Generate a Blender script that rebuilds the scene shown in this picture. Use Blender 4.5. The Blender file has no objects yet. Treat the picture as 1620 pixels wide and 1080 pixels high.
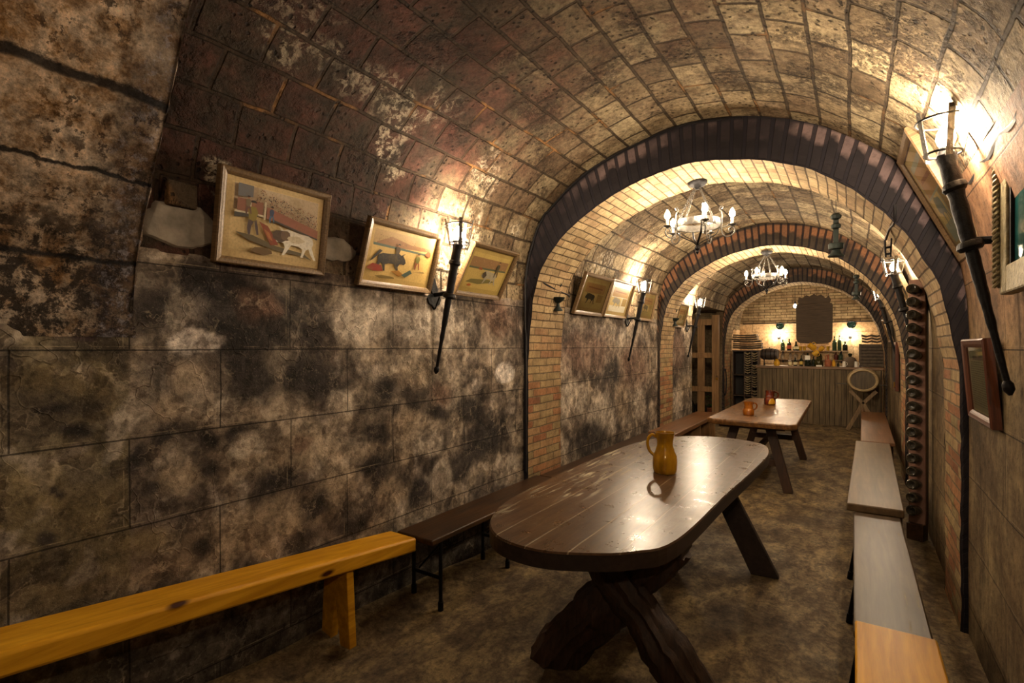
import bpy, bmesh, math, random
from mathutils import Vector, Matrix, noise
R = math.radians
PI = math.pi
random.seed(4)
SC = bpy.context.scene
COL = SC.collection

# ------------------------------------------------------------------ camera, world, exposure
cam = bpy.data.objects.new('camera', bpy.data.cameras.new('camera'))
COL.objects.link(cam)
cam.location = (0, 0, 1.55)
cam.rotation_euler = (R(90), 0, math.atan(540 / 812))
cam.data.sensor_width = 36
cam.data.lens = 812 / 1620 * 36
cam.data.shift_y = 8 / 1620
cam.data.clip_start = .02
SC.camera = cam
W = bpy.data.worlds.new('world')
SC.world = W
W.use_nodes = True
W.node_tree.nodes['Background'].inputs[0].default_value = (1, .8, .6, 1)
W.node_tree.nodes['Background'].inputs[1].default_value = 0.0
SC.view_settings.view_transform = 'Standard'
SC.view_settings.look = 'None'
SC.view_settings.gamma = 1
SC.view_settings.exposure = 0.5
SC.view_settings.use_curve_mapping = False
WARM = (1, .79, .55)
E_TORCH, E_CHAND, E_BACK = 1250, 460, 460

# ------------------------------------------------------------------ node helpers
def srgb(h):
    v = [int(h[i:i + 2], 16) / 255 for i in (0, 2, 4)]
    return tuple((c / 12.92 if c <= .04045 else ((c + .055) / 1.055) ** 2.4) for c in v) + (1,)

class NB:
    def __init__(s, name, rough=.8, metal=0, spec=.4):
        s.m = bpy.data.materials.new(name)
        s.m.use_nodes = True
        s.t = s.m.node_tree
        s.b = s.t.nodes['Principled BSDF']
        s.b.inputs['Roughness'].default_value = rough
        s.b.inputs['Metallic'].default_value = metal
        s.b.inputs['Specular IOR Level'].default_value = spec
        s.tc = s.t.nodes.new('ShaderNodeTexCoord')
        s.obj = s.tc.outputs['Object']
        s.uv = s.tc.outputs['UV']
    def n(s, typ, ins=None, out=0, **props):
        nd = s.t.nodes.new('ShaderNode' + typ)
        for k, v in props.items():
            setattr(nd, k, v)
        for k, v in (ins or {}).items():
            s.put(nd.inputs[k], v)
        return nd.outputs[out]
    def put(s, sock, v):
        if isinstance(v, bpy.types.NodeSocket):
            s.t.links.new(v, sock)
        else:
            if sock.type == 'RGBA' and len(v) == 3:
                v = tuple(v) + (1,)
            sock.default_value = v
    def map(s, vec, scale=(1, 1, 1), loc=(0, 0, 0), rot=(0, 0, 0)):
        return s.n('Mapping', {'Vector': vec, 'Scale': scale, 'Location': loc, 'Rotation': rot})
    def noise(s, vec, scale, detail=4, rough=.55, dist=0):
        return s.n('TexNoise', {'Vector': vec, 'Scale': scale, 'Detail': detail, 'Roughness': rough, 'Distortion': dist})
    def ramp(s, f, *stops):
        nd = s.t.nodes.new('ShaderNodeValToRGB')
        s.put(nd.inputs[0], f)
        e = nd.color_ramp.elements
        while len(e) < len(stops):
            e.new(.5)
        for el, (p, c) in zip(e, stops):
            el.position = p
            el.color = (c, c, c, 1) if isinstance(c, (int, float)) else (tuple(c) + (1,))[:4]
        return nd.outputs[0]
    def mix(s, f, a, b, mode='MIX'):
        nd = s.t.nodes.new('ShaderNodeMix')
        nd.data_type = 'RGBA'
        nd.blend_type = mode
        s.put(nd.inputs[0], f)
        s.put(nd.inputs[6], a)
        s.put(nd.inputs[7], b)
        return nd.outputs[2]
    def math(s, op, a, b=0.0, clamp=False):
        nd = s.t.nodes.new('ShaderNodeMath')
        nd.operation = op
        nd.use_clamp = clamp
        s.put(nd.inputs[0], a)
        s.put(nd.inputs[1], b)
        return nd.outputs[0]
    def xyz(s, vec):
        nd = s.t.nodes.new('ShaderNodeSeparateXYZ')
        s.put(nd.inputs[0], vec)
        return nd.outputs
    def comb(s, x, y, z=0.0):
        return s.n('CombineXYZ', {'X': x, 'Y': y, 'Z': z})
    def warp(s, vec, scale, amt):
        nd = s.t.nodes.new('ShaderNodeTexNoise')
        s.put(nd.inputs['Vector'], vec)
        nd.inputs['Scale'].default_value = scale
        nd.inputs['Detail'].default_value = 2
        a = s.n('VectorMath', {0: nd.outputs['Color'], 1: (.5, .5, .5)}, operation='SUBTRACT')
        nd2 = s.t.nodes.new('ShaderNodeVectorMath')
        nd2.operation = 'SCALE'
        s.put(nd2.inputs[0], a)
        nd2.inputs['Scale'].default_value = amt
        return s.n('VectorMath', {0: vec, 1: nd2.outputs[0]}, operation='ADD')
    def brick(s, vec, w, h, mortar, c1=(0, 0, 0), c2=(1, 1, 1), cm=(.5, .5, .5), off=.5, smooth=.3, bias=0.0):
        nd = s.t.nodes.new('ShaderNodeTexBrick')
        nd.offset = off
        s.put(nd.inputs['Vector'], vec)
        s.put(nd.inputs['Color1'], c1)
        s.put(nd.inputs['Color2'], c2)
        s.put(nd.inputs['Mortar'], cm)
        for k, v in (('Scale', 1), ('Mortar Size', mortar), ('Mortar Smooth', smooth), ('Bias', bias), ('Brick Width', w), ('Row Height', h)):
            nd.inputs[k].default_value = v
        return nd.outputs['Color'], nd.outputs['Fac']
    def grit(s, col, scale, lo, hi):
        f = s.noise(s.obj, scale, 9, .82)
        return s.mix(1.0, col, s.ramp(f, (.36, lo), (.5, 1.0), (.64, hi)), 'MULTIPLY')
    def bump(s, h, strength=.5, dist=.02, normal=None):
        ins = {'Height': h, 'Strength': strength, 'Distance': dist}
        if normal is not None:
            ins['Normal'] = normal
        return s.n('Bump', ins)
    def done(s, col=None, normal=None, rough=None):
        if col is not None:
            s.put(s.b.inputs['Base Color'], col)
        if normal is not None:
            s.put(s.b.inputs['Normal'], normal)
        if rough is not None:
            s.put(s.b.inputs['Roughness'], rough)
        return s.m

def flat(name, col, rough=.7, metal=0, var=.25, scale=14, bump=.15, spec=.4):
    b = NB(name, rough, metal, spec)
    c = srgb(col) if isinstance(col, str) else col
    f = b.noise(b.obj, scale, 5, .6)
    k = b.ramp(f, (.3, 1 - var), (.7, 1 + var * .4))
    colr = b.mix(1.0, c, k, 'MULTIPLY')
    return b.done(colr, b.bump(f, bump, .01))

def wood(name, dark, light, axis=1, rough=.5, s=1.0, bump=.25, knots=False, worn=None):
    b = NB(name, rough)
    sc = [9 * s, 9 * s, 9 * s]
    sc[axis] = .55 * s
    v = b.map(b.warp(b.obj, 1.3, .05), tuple(sc))
    f = b.noise(v, 4, 6, .62, .4)
    col = b.ramp(f, (.28, srgb(dark)), (.5, [(p + q) / 2 for p, q in zip(srgb(dark), srgb(light))]), (.72, srgb(light)))
    f2 = b.noise(b.obj, 2.1, 3)
    col = b.mix(b.ramp(f2, (.4, 0.0), (.75, .5)), col, srgb(dark))
    if knots:
        sc2 = [9, 9, 9]
        sc2[axis] = 3.2
        vo = b.n('TexVoronoi', {'Vector': b.map(b.obj, tuple(sc2)), 'Scale': 1.0, 'Randomness': 1.0})
        kn = b.ramp(vo, (.08, 1.0), (.17, 0.0))
        col = b.mix(kn, col, srgb('3A1A06'))
    rr = None
    if worn:
        wf = b.noise(v, 6, 5, .7)
        wm = b.math('MULTIPLY', b.ramp(wf, (.60, 0.0), (.67, 1.0)), b.ramp(b.noise(b.obj, 3, 2), (.5, 0.0), (.6, 1.0)))
        col = b.mix(b.math('MULTIPLY', wm, .6), col, srgb(worn))
        rr = b.math('ADD', rough, b.math('MULTIPLY', wm, .3))
    return b.done(col, b.bump(f, bump, .006), rr)

# ------------------------------------------------------------------ materials of the vault
def m_vault():
    b = NB('vault_brick_tile', .9, spec=.2)
    uv = b.warp(b.warp(b.uv, 2.2, .03), 11, .008)
    c, f = b.brick(uv, .262, .182, .011, smooth=.5)
    rnd = b.xyz(c)[0]
    col = b.ramp(rnd, (.0, srgb('6E5E48')), (.3, srgb('978466')), (.65, srgb('B3A280')), (1.0, srgb('857058')))
    big = b.noise(b.obj, 1.1, 5, .6, .3)
    mid = b.noise(b.obj, 6, 6, .65, .2)
    fine = b.noise(b.obj, 42, 6, .7)
    col = b.mix(b.ramp(mid, (.42, 0.0), (.68, .75)), col, srgb('54432F'))
    col = b.mix(b.ramp(fine, (.46, 0.0), (.7, .65)), col, srgb('3A2A20'))
    # darker reddish brown towards the near left and the crown of the vault
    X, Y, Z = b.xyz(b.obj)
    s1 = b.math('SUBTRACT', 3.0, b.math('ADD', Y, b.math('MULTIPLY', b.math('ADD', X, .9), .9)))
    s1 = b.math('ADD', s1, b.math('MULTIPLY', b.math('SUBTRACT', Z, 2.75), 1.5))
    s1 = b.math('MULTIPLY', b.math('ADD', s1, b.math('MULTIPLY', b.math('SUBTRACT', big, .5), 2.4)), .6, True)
    darkc = b.mix(b.ramp(mid, (.4, 0.0), (.65, 1.0)), srgb('1A0F0D'), srgb('482A23'))
    col = b.mix(b.math('MULTIPLY', s1, .93), col, darkc)
    # rough crust blotches
    cr = b.noise(b.obj, 2.7, 3, .5, .6)
    crm = b.math('MULTIPLY', b.ramp(cr, (.52, 0.0), (.6, 1.0)), b.ramp(b.noise(b.obj, 30, 3, .8), (.46, 0.0), (.54, 1.0)))
    col = b.mix(b.math('MULTIPLY', crm, .6), col, srgb('2B1C15'))
    # lime efflorescence
    li = b.math('MULTIPLY', b.ramp(b.noise(b.map(b.obj, loc=(3, 1, 7)), 2.2, 3, .5, .4), (.585, 0.0), (.64, 1.0)),
                b.ramp(b.noise(b.obj, 24, 6, .75, .5), (.48, 0.0), (.56, 1.0)))
    low = b.ramp(b.math('MULTIPLY', b.math('SUBTRACT', 2.95, Z), 1.6), (.0, 0.15), (1.0, 1.0))
    col = b.mix(b.math('MULTIPLY', li, low), col, srgb('C6B8A0'))
    # joints: dark, some with fresh orange mortar
    org = b.ramp(b.noise(b.obj, 3.1, 2), (.56, 0.0), (.66, 1.0))
    mort = b.mix(org, srgb('33271C'), srgb('7E5A34'))
    col = b.mix(b.math('MULTIPLY', f, .9), col, mort)
    pits = b.n('TexVoronoi', {'Vector': b.warp(b.obj, 20, .03), 'Scale': 26.0})
    pm = b.math('MULTIPLY', b.ramp(pits, (.16, 1.0), (.27, 0.0)), b.ramp(b.noise(b.obj, 3.5, 3), (.42, 0.0), (.56, 1.0)))
    col = b.mix(b.math('MULTIPLY', pm, .8), col, srgb('1E1511'))
    col = b.grit(col, 22, .42, 1.5)
    h = b.math('SUBTRACT', b.math('MULTIPLY', mid, .8), b.math('MULTIPLY', f, 1.1))
    h = b.math('ADD', h, b.math('MULTIPLY', rnd, .25))
    h = b.math('SUBTRACT', h, b.math('MULTIPLY', pm, .7))
    h = b.math('ADD', h, b.math('MULTIPLY', crm, .5))
    nm = b.bump(h, 1.0, .018)
    nm = b.bump(fine, .8, .014, nm)
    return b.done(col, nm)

def m_soffit():
    b = NB('soffit_brick', .88, spec=.2)
    uv = b.warp(b.warp(b.uv, 3, .016), 14, .005)
    c, f = b.brick(uv, .235, .066, .0062, smooth=.35)
    rnd = b.xyz(c)[0]
    Z = b.xyz(b.obj)[2]
    mid = b.noise(b.obj, 7, 6, .65)
    fine = b.noise(b.obj, 50, 5, .7)
    lowc = b.ramp(rnd, (.0, srgb('8A5C42')), (.35, srgb('A67852')), (.7, srgb('A68E66')), (1.0, srgb('8B7C56')))
    hic = b.ramp(rnd, (.0, srgb('8C7556')), (.5, srgb('B09A74')), (1.0, srgb('9B7F5E')))
    zz = b.math('ADD', Z, b.math('MULTIPLY', b.math('SUBTRACT', b.noise(b.obj, 2.5, 4), .5), .7))
    t = b.ramp(b.math('SUBTRACT', zz, 1.25), (.0, 0.0), (.55, 1.0))
    col = b.mix(t, lowc, hic)
    col = b.mix(b.ramp(mid, (.45, 0.0), (.7, .65)), col, srgb('4A3A29'))
    col = b.mix(b.ramp(fine, (.5, 0.0), (.8, .5)), col, srgb('3A2B20'))
    band = b.math('MULTIPLY', b.ramp(zz, (.0, 0.0), (1.0, 0.0)), 1.0)
    mort = b.mix(t, srgb('6B5D48'), srgb('4C3C2A'))
    col = b.mix(b.math('MULTIPLY', f, .95), col, mort)
    col = b.grit(col, 28, .55, 1.35)
    h = b.math('ADD', b.math('SUBTRACT', b.math('MULTIPLY', mid, .5), f), b.math('MULTIPLY', rnd, .2))
    nm = b.bump(h, .8, .01)
    nm = b.bump(fine, .5, .006, nm)
    return b.done(col, nm)

def m_face(name, base, tip1, tip2, tipv=.12, amt=1.0):
    # voussoirs: u = arc length, v = radial distance from the intrados
    b = NB(name, .8, spec=.3)
    x, y, _ = b.xyz(b.warp(b.uv, 5, .012))
    v2 = b.comb(y, x)
    c, f = b.brick(v2, .9, .078, .013, off=0.0, smooth=.25)
    rnd = b.xyz(c)[0]
    mid = b.noise(b.obj, 6, 5, .6)
    fine = b.noise(b.obj, 40, 5, .7)
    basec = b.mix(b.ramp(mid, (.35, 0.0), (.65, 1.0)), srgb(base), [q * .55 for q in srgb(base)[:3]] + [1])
    tip = b.mix(rnd, srgb(tip1), srgb(tip2))
    yy = b.math('ADD', y, b.math('MULTIPLY', b.math('SUBTRACT', b.noise(b.obj, 9, 3), .5), .12))
    yy = b.math('ADD', yy, b.math('MULTIPLY', b.math('SUBTRACT', rnd, .5), .12))
    tm = b.math('MULTIPLY', b.ramp(b.math('SUBTRACT', yy, tipv), (.0, 0.0), (.03, 1.0)),
                b.ramp(b.noise(b.obj, 2.3, 3), (.38, 0.1), (.52, 1.0)))
    end = b.ramp(y, (.0, 1.0), (.245, 1.0), (.262, 0.0))
    tm = b.math('MULTIPLY', b.math('MULTIPLY', tm, end), amt)
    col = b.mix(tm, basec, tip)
    col = b.mix(b.ramp(fine, (.5, 0.0), (.8, .6)), col, srgb('1A1416'))
    col = b.mix(b.math('MULTIPLY', f, .9), col, srgb('17131A'))
    h = b.math('SUBTRACT', b.math('MULTIPLY', mid, .5), f)
    nm = b.bump(h, .9, .014)
    nm = b.bump(fine, .4, .006, nm)
    return b.done(col, nm)

def m_plaster(name, mode):
    # mode 0: left wall (blotches held in a colour attribute); 1: right wall, even; 2: pale back wall
    b = NB(name, .86, spec=.22)
    X, Y, Z = b.xyz(b.obj)
    u = b.math('SUBTRACT', Y, .49) if mode != 2 else X
    v = b.math('SUBTRACT', Z, .164)
    uv = b.warp(b.comb(u, v), 3, .006)
    c, f = b.brick(uv, .68, .343, .0032, smooth=.2)
    c2, f2 = b.brick(b.n('VectorMath', {0: uv, 1: (.02, -.014, 0)}, operation='ADD'), .68, .343, .003, smooth=.6)
    big = b.noise(b.obj, 1.6, 5, .6, .5)
    mid = b.noise(b.obj, 8, 7, .68, .6)
    fine = b.noise(b.obj, 60, 5, .75)
    if mode == 0:
        base = b.n('Attribute', attribute_name='blotch', out=0)
        k = b.ramp(mid, (.3, .40), (.5, 1.0), (.72, 1.7))
        col = b.mix(1.0, base, k, 'MULTIPLY')
        vein = b.noise(b.warp(b.obj, 4, .12), 4.2, 3, .5)
        vm = b.ramp(vein, (.492, 0.0), (.5, 1.0), (.508, 0.0))
        vm = b.math('MULTIPLY', vm, b.ramp(big, (.42, 0.0), (.6, 1.0)))
        for sc_, wp, lo in ((2.3, .16, .52), (5.5, .10, .55), (11, .06, .57)):
            pn = b.noise(b.warp(b.map(b.obj, loc=(sc_, 2, 5)), 3.5, wp), sc_, 4, .55)
            pm = b.ramp(pn, (lo, 0.0), (lo + .012, 1.0))
            col = b.mix(b.math('MULTIPLY', pm, .55), col, b.mix(1.0, col, (.42, .38, .36, 1), 'MULTIPLY'))
            rim = b.ramp(pn, (lo - .022, 0.0), (lo - .003, 1.0), (lo + .004, 0.0))
            rim = b.math('MULTIPLY', rim, b.ramp(b.noise(b.obj, 6, 3), (.48, 0.0), (.66, .4)))
            col = b.mix(rim, col, srgb('B0A088'))
    elif mode == 1:
        col = b.ramp(big, (.3, srgb('3A2E20')), (.5, srgb('705E44')), (.7, srgb('93815F')))
        red = b.ramp(b.math('SUBTRACT', b.math('ADD', Z, b.math('MULTIPLY', big, .6)), 1.75), (.0, 0.0), (.5, 1.0))
        red = b.math('MULTIPLY', red, b.ramp(b.math('MULTIPLY', b.math('SUBTRACT', 4.4, Y), .8), (.0, 0.0), (1.0, 1.0)))
        col = b.mix(b.math('MULTIPLY', red, .8), col, srgb('94684A'))
        st = b.noise(b.map(b.obj, (3, 3, .6)), 2.2, 4, .6)
        col = b.mix(b.ramp(st, (.45, 0.0), (.7, .6)), col, srgb('33281D'))
        col = b.mix(b.ramp(mid, (.5, 0.0), (.78, .6)), col, srgb('2C221A'))
        vm = None
    else:
        col = b.ramp(big, (.3, srgb('A07A55')), (.5, srgb('C9A77B')), (.7, srgb('D9BE95')))
        col = b.mix(b.ramp(mid, (.55, 0.0), (.75, .6)), col, srgb('93603F'))
        vm = None
    sp = b.ramp(fine, (.56, 0.0), (.72, .7))
    col = b.mix(sp, col, srgb('17110D'))
    col = b.mix(b.math('MULTIPLY', b.ramp(b.noise(b.obj, 110, 3, .6), (.6, 0.0), (.8, .3)), 1.0), col, srgb('B5A78C'))
    col = b.mix(b.math('MULTIPLY', f, .75), col, srgb('14100C'))
    col = b.grit(col, 17, .45 if mode == 0 else .5, 1.5 if mode == 0 else 1.35)
    light = b.math('MULTIPLY', b.math('SUBTRACT', f2, f, True), b.ramp(mid, (.45, 0.0), (.6, .5)))
    col = b.mix(light, col, srgb('A09277'))
    h = b.math('SUBTRACT', b.math('MULTIPLY', mid, .7), f)
    if vm is not None:
        h = b.math('ADD', h, b.math('MULTIPLY', vm, .4))
    nm = b.bump(h, .9, .010)
    nm = b.bump(fine, .6, .005, nm)
    return b.done(col, nm)

def m_stone():
    b = NB('arch_stone', .85, spec=.25)
    X, Y, Z = b.xyz(b.obj)
    big = b.noise(b.obj, 2.4, 5, .6, .4)
    mid = b.noise(b.obj, 11, 7, .72, .3)
    fine = b.noise(b.obj, 70, 5, .75)
    col = b.ramp(mid, (.3, srgb('4A3020')), (.42, srgb('A0805E')), (.52, srgb('D6BCA0')), (.75, srgb('F0E0CC')))
    spk = b.math('MULTIPLY', b.ramp(b.noise(b.obj, 30, 6, .75), (.52, 0.0), (.57, 1.0)), b.ramp(b.noise(b.obj, 5, 4, .6), (.42, 0.0), (.56, 1.0)))
    col = b.mix(b.math('MULTIPLY', spk, .85), col, srgb('2A1A0C'))
    gold = b.ramp(b.noise(b.map(b.obj, loc=(4, 4, 4)), 4, 4, .6), (.5, 0.0), (.62, .45))
    col = b.mix(gold, col, srgb('9A6A26'))
    # lichen and soot near the edge and over the lower courses
    zz = b.math('ADD', Z, b.math('MULTIPLY', b.math('SUBTRACT', big, .5), 1.1))
    lowm = b.ramp(zz, (.0, 1.0), (1.0, 1.0))
    lowm = b.ramp(b.math('SUBTRACT', 2.22, zz), (.0, 0.0), (.25, 1.0))
    blk = b.ramp(b.noise(b.obj, 13, 8, .8, .2), (.47, 0.0), (.53, 1.0))
    col = b.mix(b.math('MULTIPLY', b.math('MULTIPLY', lowm, blk), .93), col, srgb('120D0A'))
    col = b.mix(b.math('MULTIPLY', lowm, .35), col, srgb('2E2012'))
    ed = b.math('ADD', Y, b.math('MULTIPLY', b.math('SUBTRACT', b.noise(b.obj, 6, 5, .7), .5), .35))
    edm = b.ramp(b.math('SUBTRACT', ed, .66), (.0, 0.0), (.08, .6))
    col = b.mix(edm, col, srgb('2B2122'))
    wh = b.math('MULTIPLY', b.ramp(b.math('SUBTRACT', ed, .72), (.0, 0.0), (.05, 1.0)), b.ramp(b.noise(b.obj, 26, 6, .8), (.52, 0.0), (.6, 1.0)))
    col = b.mix(b.math('MULTIPLY', wh, .6), col, srgb('A09AA0'))
    # course joints
    zc = b.math('ADD', Z, b.math('MULTIPLY', b.math('SUBTRACT', b.noise(b.obj, 5, 6, .7), .5), .07))
    jt = None
    for z0, wd in ((1.86, .008), (2.15, .006), (2.40, .013), (2.75, .012)):
        d = b.math('ABSOLUTE', b.math('SUBTRACT', zc, z0))
        m = b.ramp(d, (wd * .8, 1.0), (wd * 1.25, 0.0))
        jt = m if jt is None else b.math('MAXIMUM', jt, m)
    col = b.mix(b.math('MULTIPLY', jt, .93), col, srgb('100D10'))
    col = b.grit(col, 20, .3, 1.7)
    h = b.math('SUBTRACT', b.math('MULTIPLY', mid, .8), jt)
    nm = b.bump(h, 1.0, .03)
    nm = b.bump(b.noise(b.obj, 34, 7, .8), 1.0, .014, nm)
    return b.done(col, nm)

def m_floor():
    b = NB('floor_concrete', .72, spec=.35)
    big = b.noise(b.obj, 1.3, 5, .6, .5)
    mid = b.noise(b.map(b.obj, (1.6, 1, 1)), 4.5, 7, .7, .4)
    fine = b.noise(b.obj, 45, 6, .75)
    col = b.ramp(mid, (.3, srgb('3A2E20')), (.46, srgb('6E5C42')), (.6, srgb('958058')), (.75, srgb('B09868')))
    col = b.mix(b.ramp(big, (.45, 0.0), (.65, .75)), col, srgb('3B2F24'))
    col = b.mix(b.ramp(fine, (.48, 0.0), (.7, .6)), col, srgb('2A2118'))
    stain = b.ramp(b.noise(b.map(b.obj, (1.8, 1, 1)), 9, 7, .75, .5), (.5, 0.0), (.6, .6))
    col = b.mix(stain, col, srgb('33281C'))
    col = b.grit(col, 26, .5, 1.4)
    h = b.math('ADD', mid, b.math('MULTIPLY', fine, .3))
    rg = b.ramp(mid, (.3, .85), (.7, .62))
    return b.done(col, b.bump(h, .5, .012), rg)

VAULT, SOFF, STONE, FLOORM = m_vault(), m_soffit(), m_stone(), m_floor()
FACE1 = m_face('voussoirs_shade_painted', '221C20', '86706A', '625254', .15, .8)  # near arch face: its shade is painted into the dark, grimy colour
FACE2 = m_face('voussoirs_red', '453A30', '9A6A48', '7E5A42', .13, .9)
PL0, PL1, PL2 = m_plaster('plaster_mottled', 0), m_plaster('plaster_brown', 1), m_plaster('plaster_pale', 2)

# ------------------------------------------------------------------ mesh helpers
class MB:
    def __init__(s):
        s.v, s.f, s.uv, s.mi, s.c = [], [], [], [], []
    def add(s, vs, fs, M=None, uvs=None, mi=0, col=None):
        o = len(s.v)
        s.v += [(M @ Vector(p)) if M else Vector(p) for p in vs]
        for k, f in enumerate(fs):
            s.f.append([o + i for i in f])
            s.mi.append(mi)
            s.uv.append([uvs[i] for i in f] if uvs else None)
            s.c.append(col)
        return s
    def box(s, a, b, M=None, mi=0):
        x0, y0, z0 = a
        x1, y1, z1 = b
        vs = [(x0, y0, z0), (x1, y0, z0), (x1, y1, z0), (x0, y1, z0), (x0, y0, z1), (x1, y0, z1), (x1, y1, z1), (x0, y1, z1)]
        return s.add(vs, [(0, 3, 2, 1), (4, 5, 6, 7), (0, 1, 5, 4), (1, 2, 6, 5), (2, 3, 7, 6), (3, 0, 4, 7)], M, mi=mi)
    def beam(s, p, q, w, h, up=(0, 0, 1), w2=None, h2=None, mi=0):
        p, q = Vector(p), Vector(q)
        d = (q - p).normalized()
        u = Vector(up)
        sx = d.cross(u)
        if sx.length < 1e-4:
            sx = Vector((1, 0, 0))
        sx.normalize()
        sz = sx.cross(d)
        w2 = w if w2 is None else w2
        h2 = h if h2 is None else h2
        vs = []
        for c, ww, hh in ((p, w, h), (q, w2, h2)):
            for a, e in ((-1, -1), (1, -1), (1, 1), (-1, 1)):
                vs.append(c + sx * a * ww / 2 + sz * e * hh / 2)
        return s.add(vs, [(0, 1, 2, 3), (7, 6, 5, 4), (0, 4, 5, 1), (1, 5, 6, 2), (2, 6, 7, 3), (3, 7, 4, 0)], mi=mi)
    def tube(s, pts, r, n=8, closed=False, cap=True, M=None, flat_=1.0, jit=0):
        pts = [Vector(p) for p in pts]
        rs = r if isinstance(r, (list, tuple)) else [r] * len(pts)
        vs, fs = [], []
        prev = None
        L = len(pts)
        for i, p in enumerate(pts):
            if closed:
                d = pts[(i + 1) % L] - pts[i - 1]
            else:
                d = pts[min(i + 1, L - 1)] - pts[max(i - 1, 0)]
            d.normalize()
            if prev is None:
                a = d.cross(Vector((0, 0, 1)))
                if a.length < .01:
                    a = d.cross(Vector((1, 0, 0)))
            else:
                a = prev - d * prev.dot(d)
            a.normalize()
            prev = a
            bb = d.cross(a)
            for k in range(n):
                t = 2 * PI * k / n
                rr = rs[i] * (1 + (random.uniform(-jit, jit) if jit else 0))
                vs.append(p + a * math.cos(t) * rr + bb * math.sin(t) * rr * flat_)
        m = L if closed else L - 1
        for i in range(m):
            j = (i + 1) % L
            for k in range(n):
                k2 = (k + 1) % n
                fs.append((i * n + k, i * n + k2, j * n + k2, j * n + k))
        if cap and not closed:
            fs.append(tuple(range(n))[::-1])
            fs.append(tuple((L - 1) * n + k for k in range(n)))
        return s.add(vs, fs, M)
    def lathe(s, prof, n=20, M=None, cap=True):
        vs, fs = [], []
        for r, z in prof:
            for k in range(n):
                t = 2 * PI * k / n
                vs.append((r * math.cos(t), r * math.sin(t), z))
        for i in range(len(prof) - 1):
            for k in range(n):
                k2 = (k + 1) % n
                fs.append((i * n + k, i * n + k2, (i + 1) * n + k2, (i + 1) * n + k))
        if cap:
            fs.append(tuple(range(n))[::-1])
            fs.append(tuple((len(prof) - 1) * n + k for k in range(n)))
        return s.add(vs, fs, M)
    def prism(s, poly, z0, z1, M=None):
        n = len(poly)
        vs = [(x, y, z0) for x, y in poly] + [(x, y, z1) for x, y in poly]
        fs = [tuple(range(n))[::-1], tuple(range(n, 2 * n))] + [(i, (i + 1) % n, n + (i + 1) % n, n + i) for i in range(n)]
        return s.add(vs, fs, M)
    def build(s, name, mat, parent=None, bevel=0, smooth=False, loc=None, rot=None, sub=0, attr=None):
        me = bpy.data.meshes.new(name)
        me.from_pydata([tuple(p) for p in s.v], [], s.f)
        for m in (mat if isinstance(mat, list) else [mat]):
            me.materials.append(m)
        for p, mi in zip(me.polygons, s.mi):
            p.material_index = mi
        if any(u is not None for u in s.uv):
            l = me.uv_layers.new(name='UVMap')
            for p, u in zip(me.polygons, s.uv):
                if u:
                    for k, li in enumerate(p.loop_indices):
                        l.data[li].uv = u[k]
        if any(c is not None for c in s.c):
            ca = me.color_attributes.new('col', 'FLOAT_COLOR', 'CORNER')
            for p, c in zip(me.polygons, s.c):
                for li in p.loop_indices:
                    ca.data[li].color = c
        if not any(c is not None for c in s.c) and not any(u is not None for u in s.uv):
            bm = bmesh.new()
            bm.from_mesh(me)
            bmesh.ops.recalc_face_normals(bm, faces=bm.faces)
            bm.to_mesh(me)
            bm.free()
        if smooth:
            for p in me.polygons:
                p.use_smooth = True
            try:
                me.set_sharp_from_angle(angle=R(40))
            except Exception:
                pass
        o = bpy.data.objects.new(name, me)
        COL.objects.link(o)
        if loc is not None:
            o.location = loc
        if rot is not None:
            o.rotation_euler = rot
        if parent is not None:
            o.parent = parent
        if bevel:
            md = o.modifiers.new('bevel', 'BEVEL')
            md.width = bevel
            md.segments = 2
            md.limit_method = 'ANGLE'
        if sub:
            md = o.modifiers.new('sub', 'SUBSURF')
            md.levels = md.render_levels = sub
        return o

def tag(o, label=None, cat=None, group=None, kind=None):
    for k, v in (('label', label), ('category', cat), ('group', group), ('kind', kind)):
        if v:
            o[k] = v
    return o

def thing(name, label, cat, loc=(0, 0, 0), rot=(0, 0, 0), group=None):
    o = bpy.data.objects.new(name, None)
    COL.objects.link(o)
    o.location = loc
    o.rotation_euler = rot
    o.empty_display_size = .1
    return tag(o, label, cat, group)

def kids(o):
    return [c for c in list(COL.objects) if c.parent == o]

def dup(root, loc=None, rot=None, label=None, group=None):
    def cp(o, par):
        c = o.copy()
        COL.objects.link(c)
        c.parent = par
        for k in tree.get(o.name, []):
            cp(k, c)
        return c
    tree = {}
    for c in list(COL.objects):
        if c.parent is not None:
            tree.setdefault(c.parent.name, []).append(c)
    r = cp(root, None)
    if loc is not None:
        r.location = loc
    if rot is not None:
        r.rotation_euler = rot
    if label:
        r['label'] = label
    if group:
        r['group'] = group
    return r

def catmull(pts, step):
    P = [Vector(p + (0,)) if len(p) == 2 else Vector(p) for p in pts]
    out = []
    for i in range(len(P) - 1):
        p0, p1, p2, p3 = P[max(i - 1, 0)], P[i], P[i + 1], P[min(i + 2, len(P) - 1)]
        n = max(1, int((p2 - p1).length / step))
        for k in range(n):
            t = k / n
            out.append(.5 * ((2 * p1) + (p2 - p0) * t + (2 * p0 - 5 * p1 + 4 * p2 - p3) * t * t + (3 * p1 - p0 - 3 * p2 + p3) * t ** 3))
    out.append(P[-1])
    return out

def interp(pts, n):
    # resample a polyline to n points evenly by arc length
    L = [0]
    for a, b in zip(pts, pts[1:]):
        L.append(L[-1] + (b - a).length)
    out = []
    j = 0
    for i in range(n):
        s = L[-1] * i / (n - 1)
        while j < len(L) - 2 and L[j + 1] < s:
            j += 1
        t = (s - L[j]) / max(L[j + 1] - L[j], 1e-9)
        out.append(pts[j].lerp(pts[j + 1], min(max(t, 0), 1)))
    return out

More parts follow.
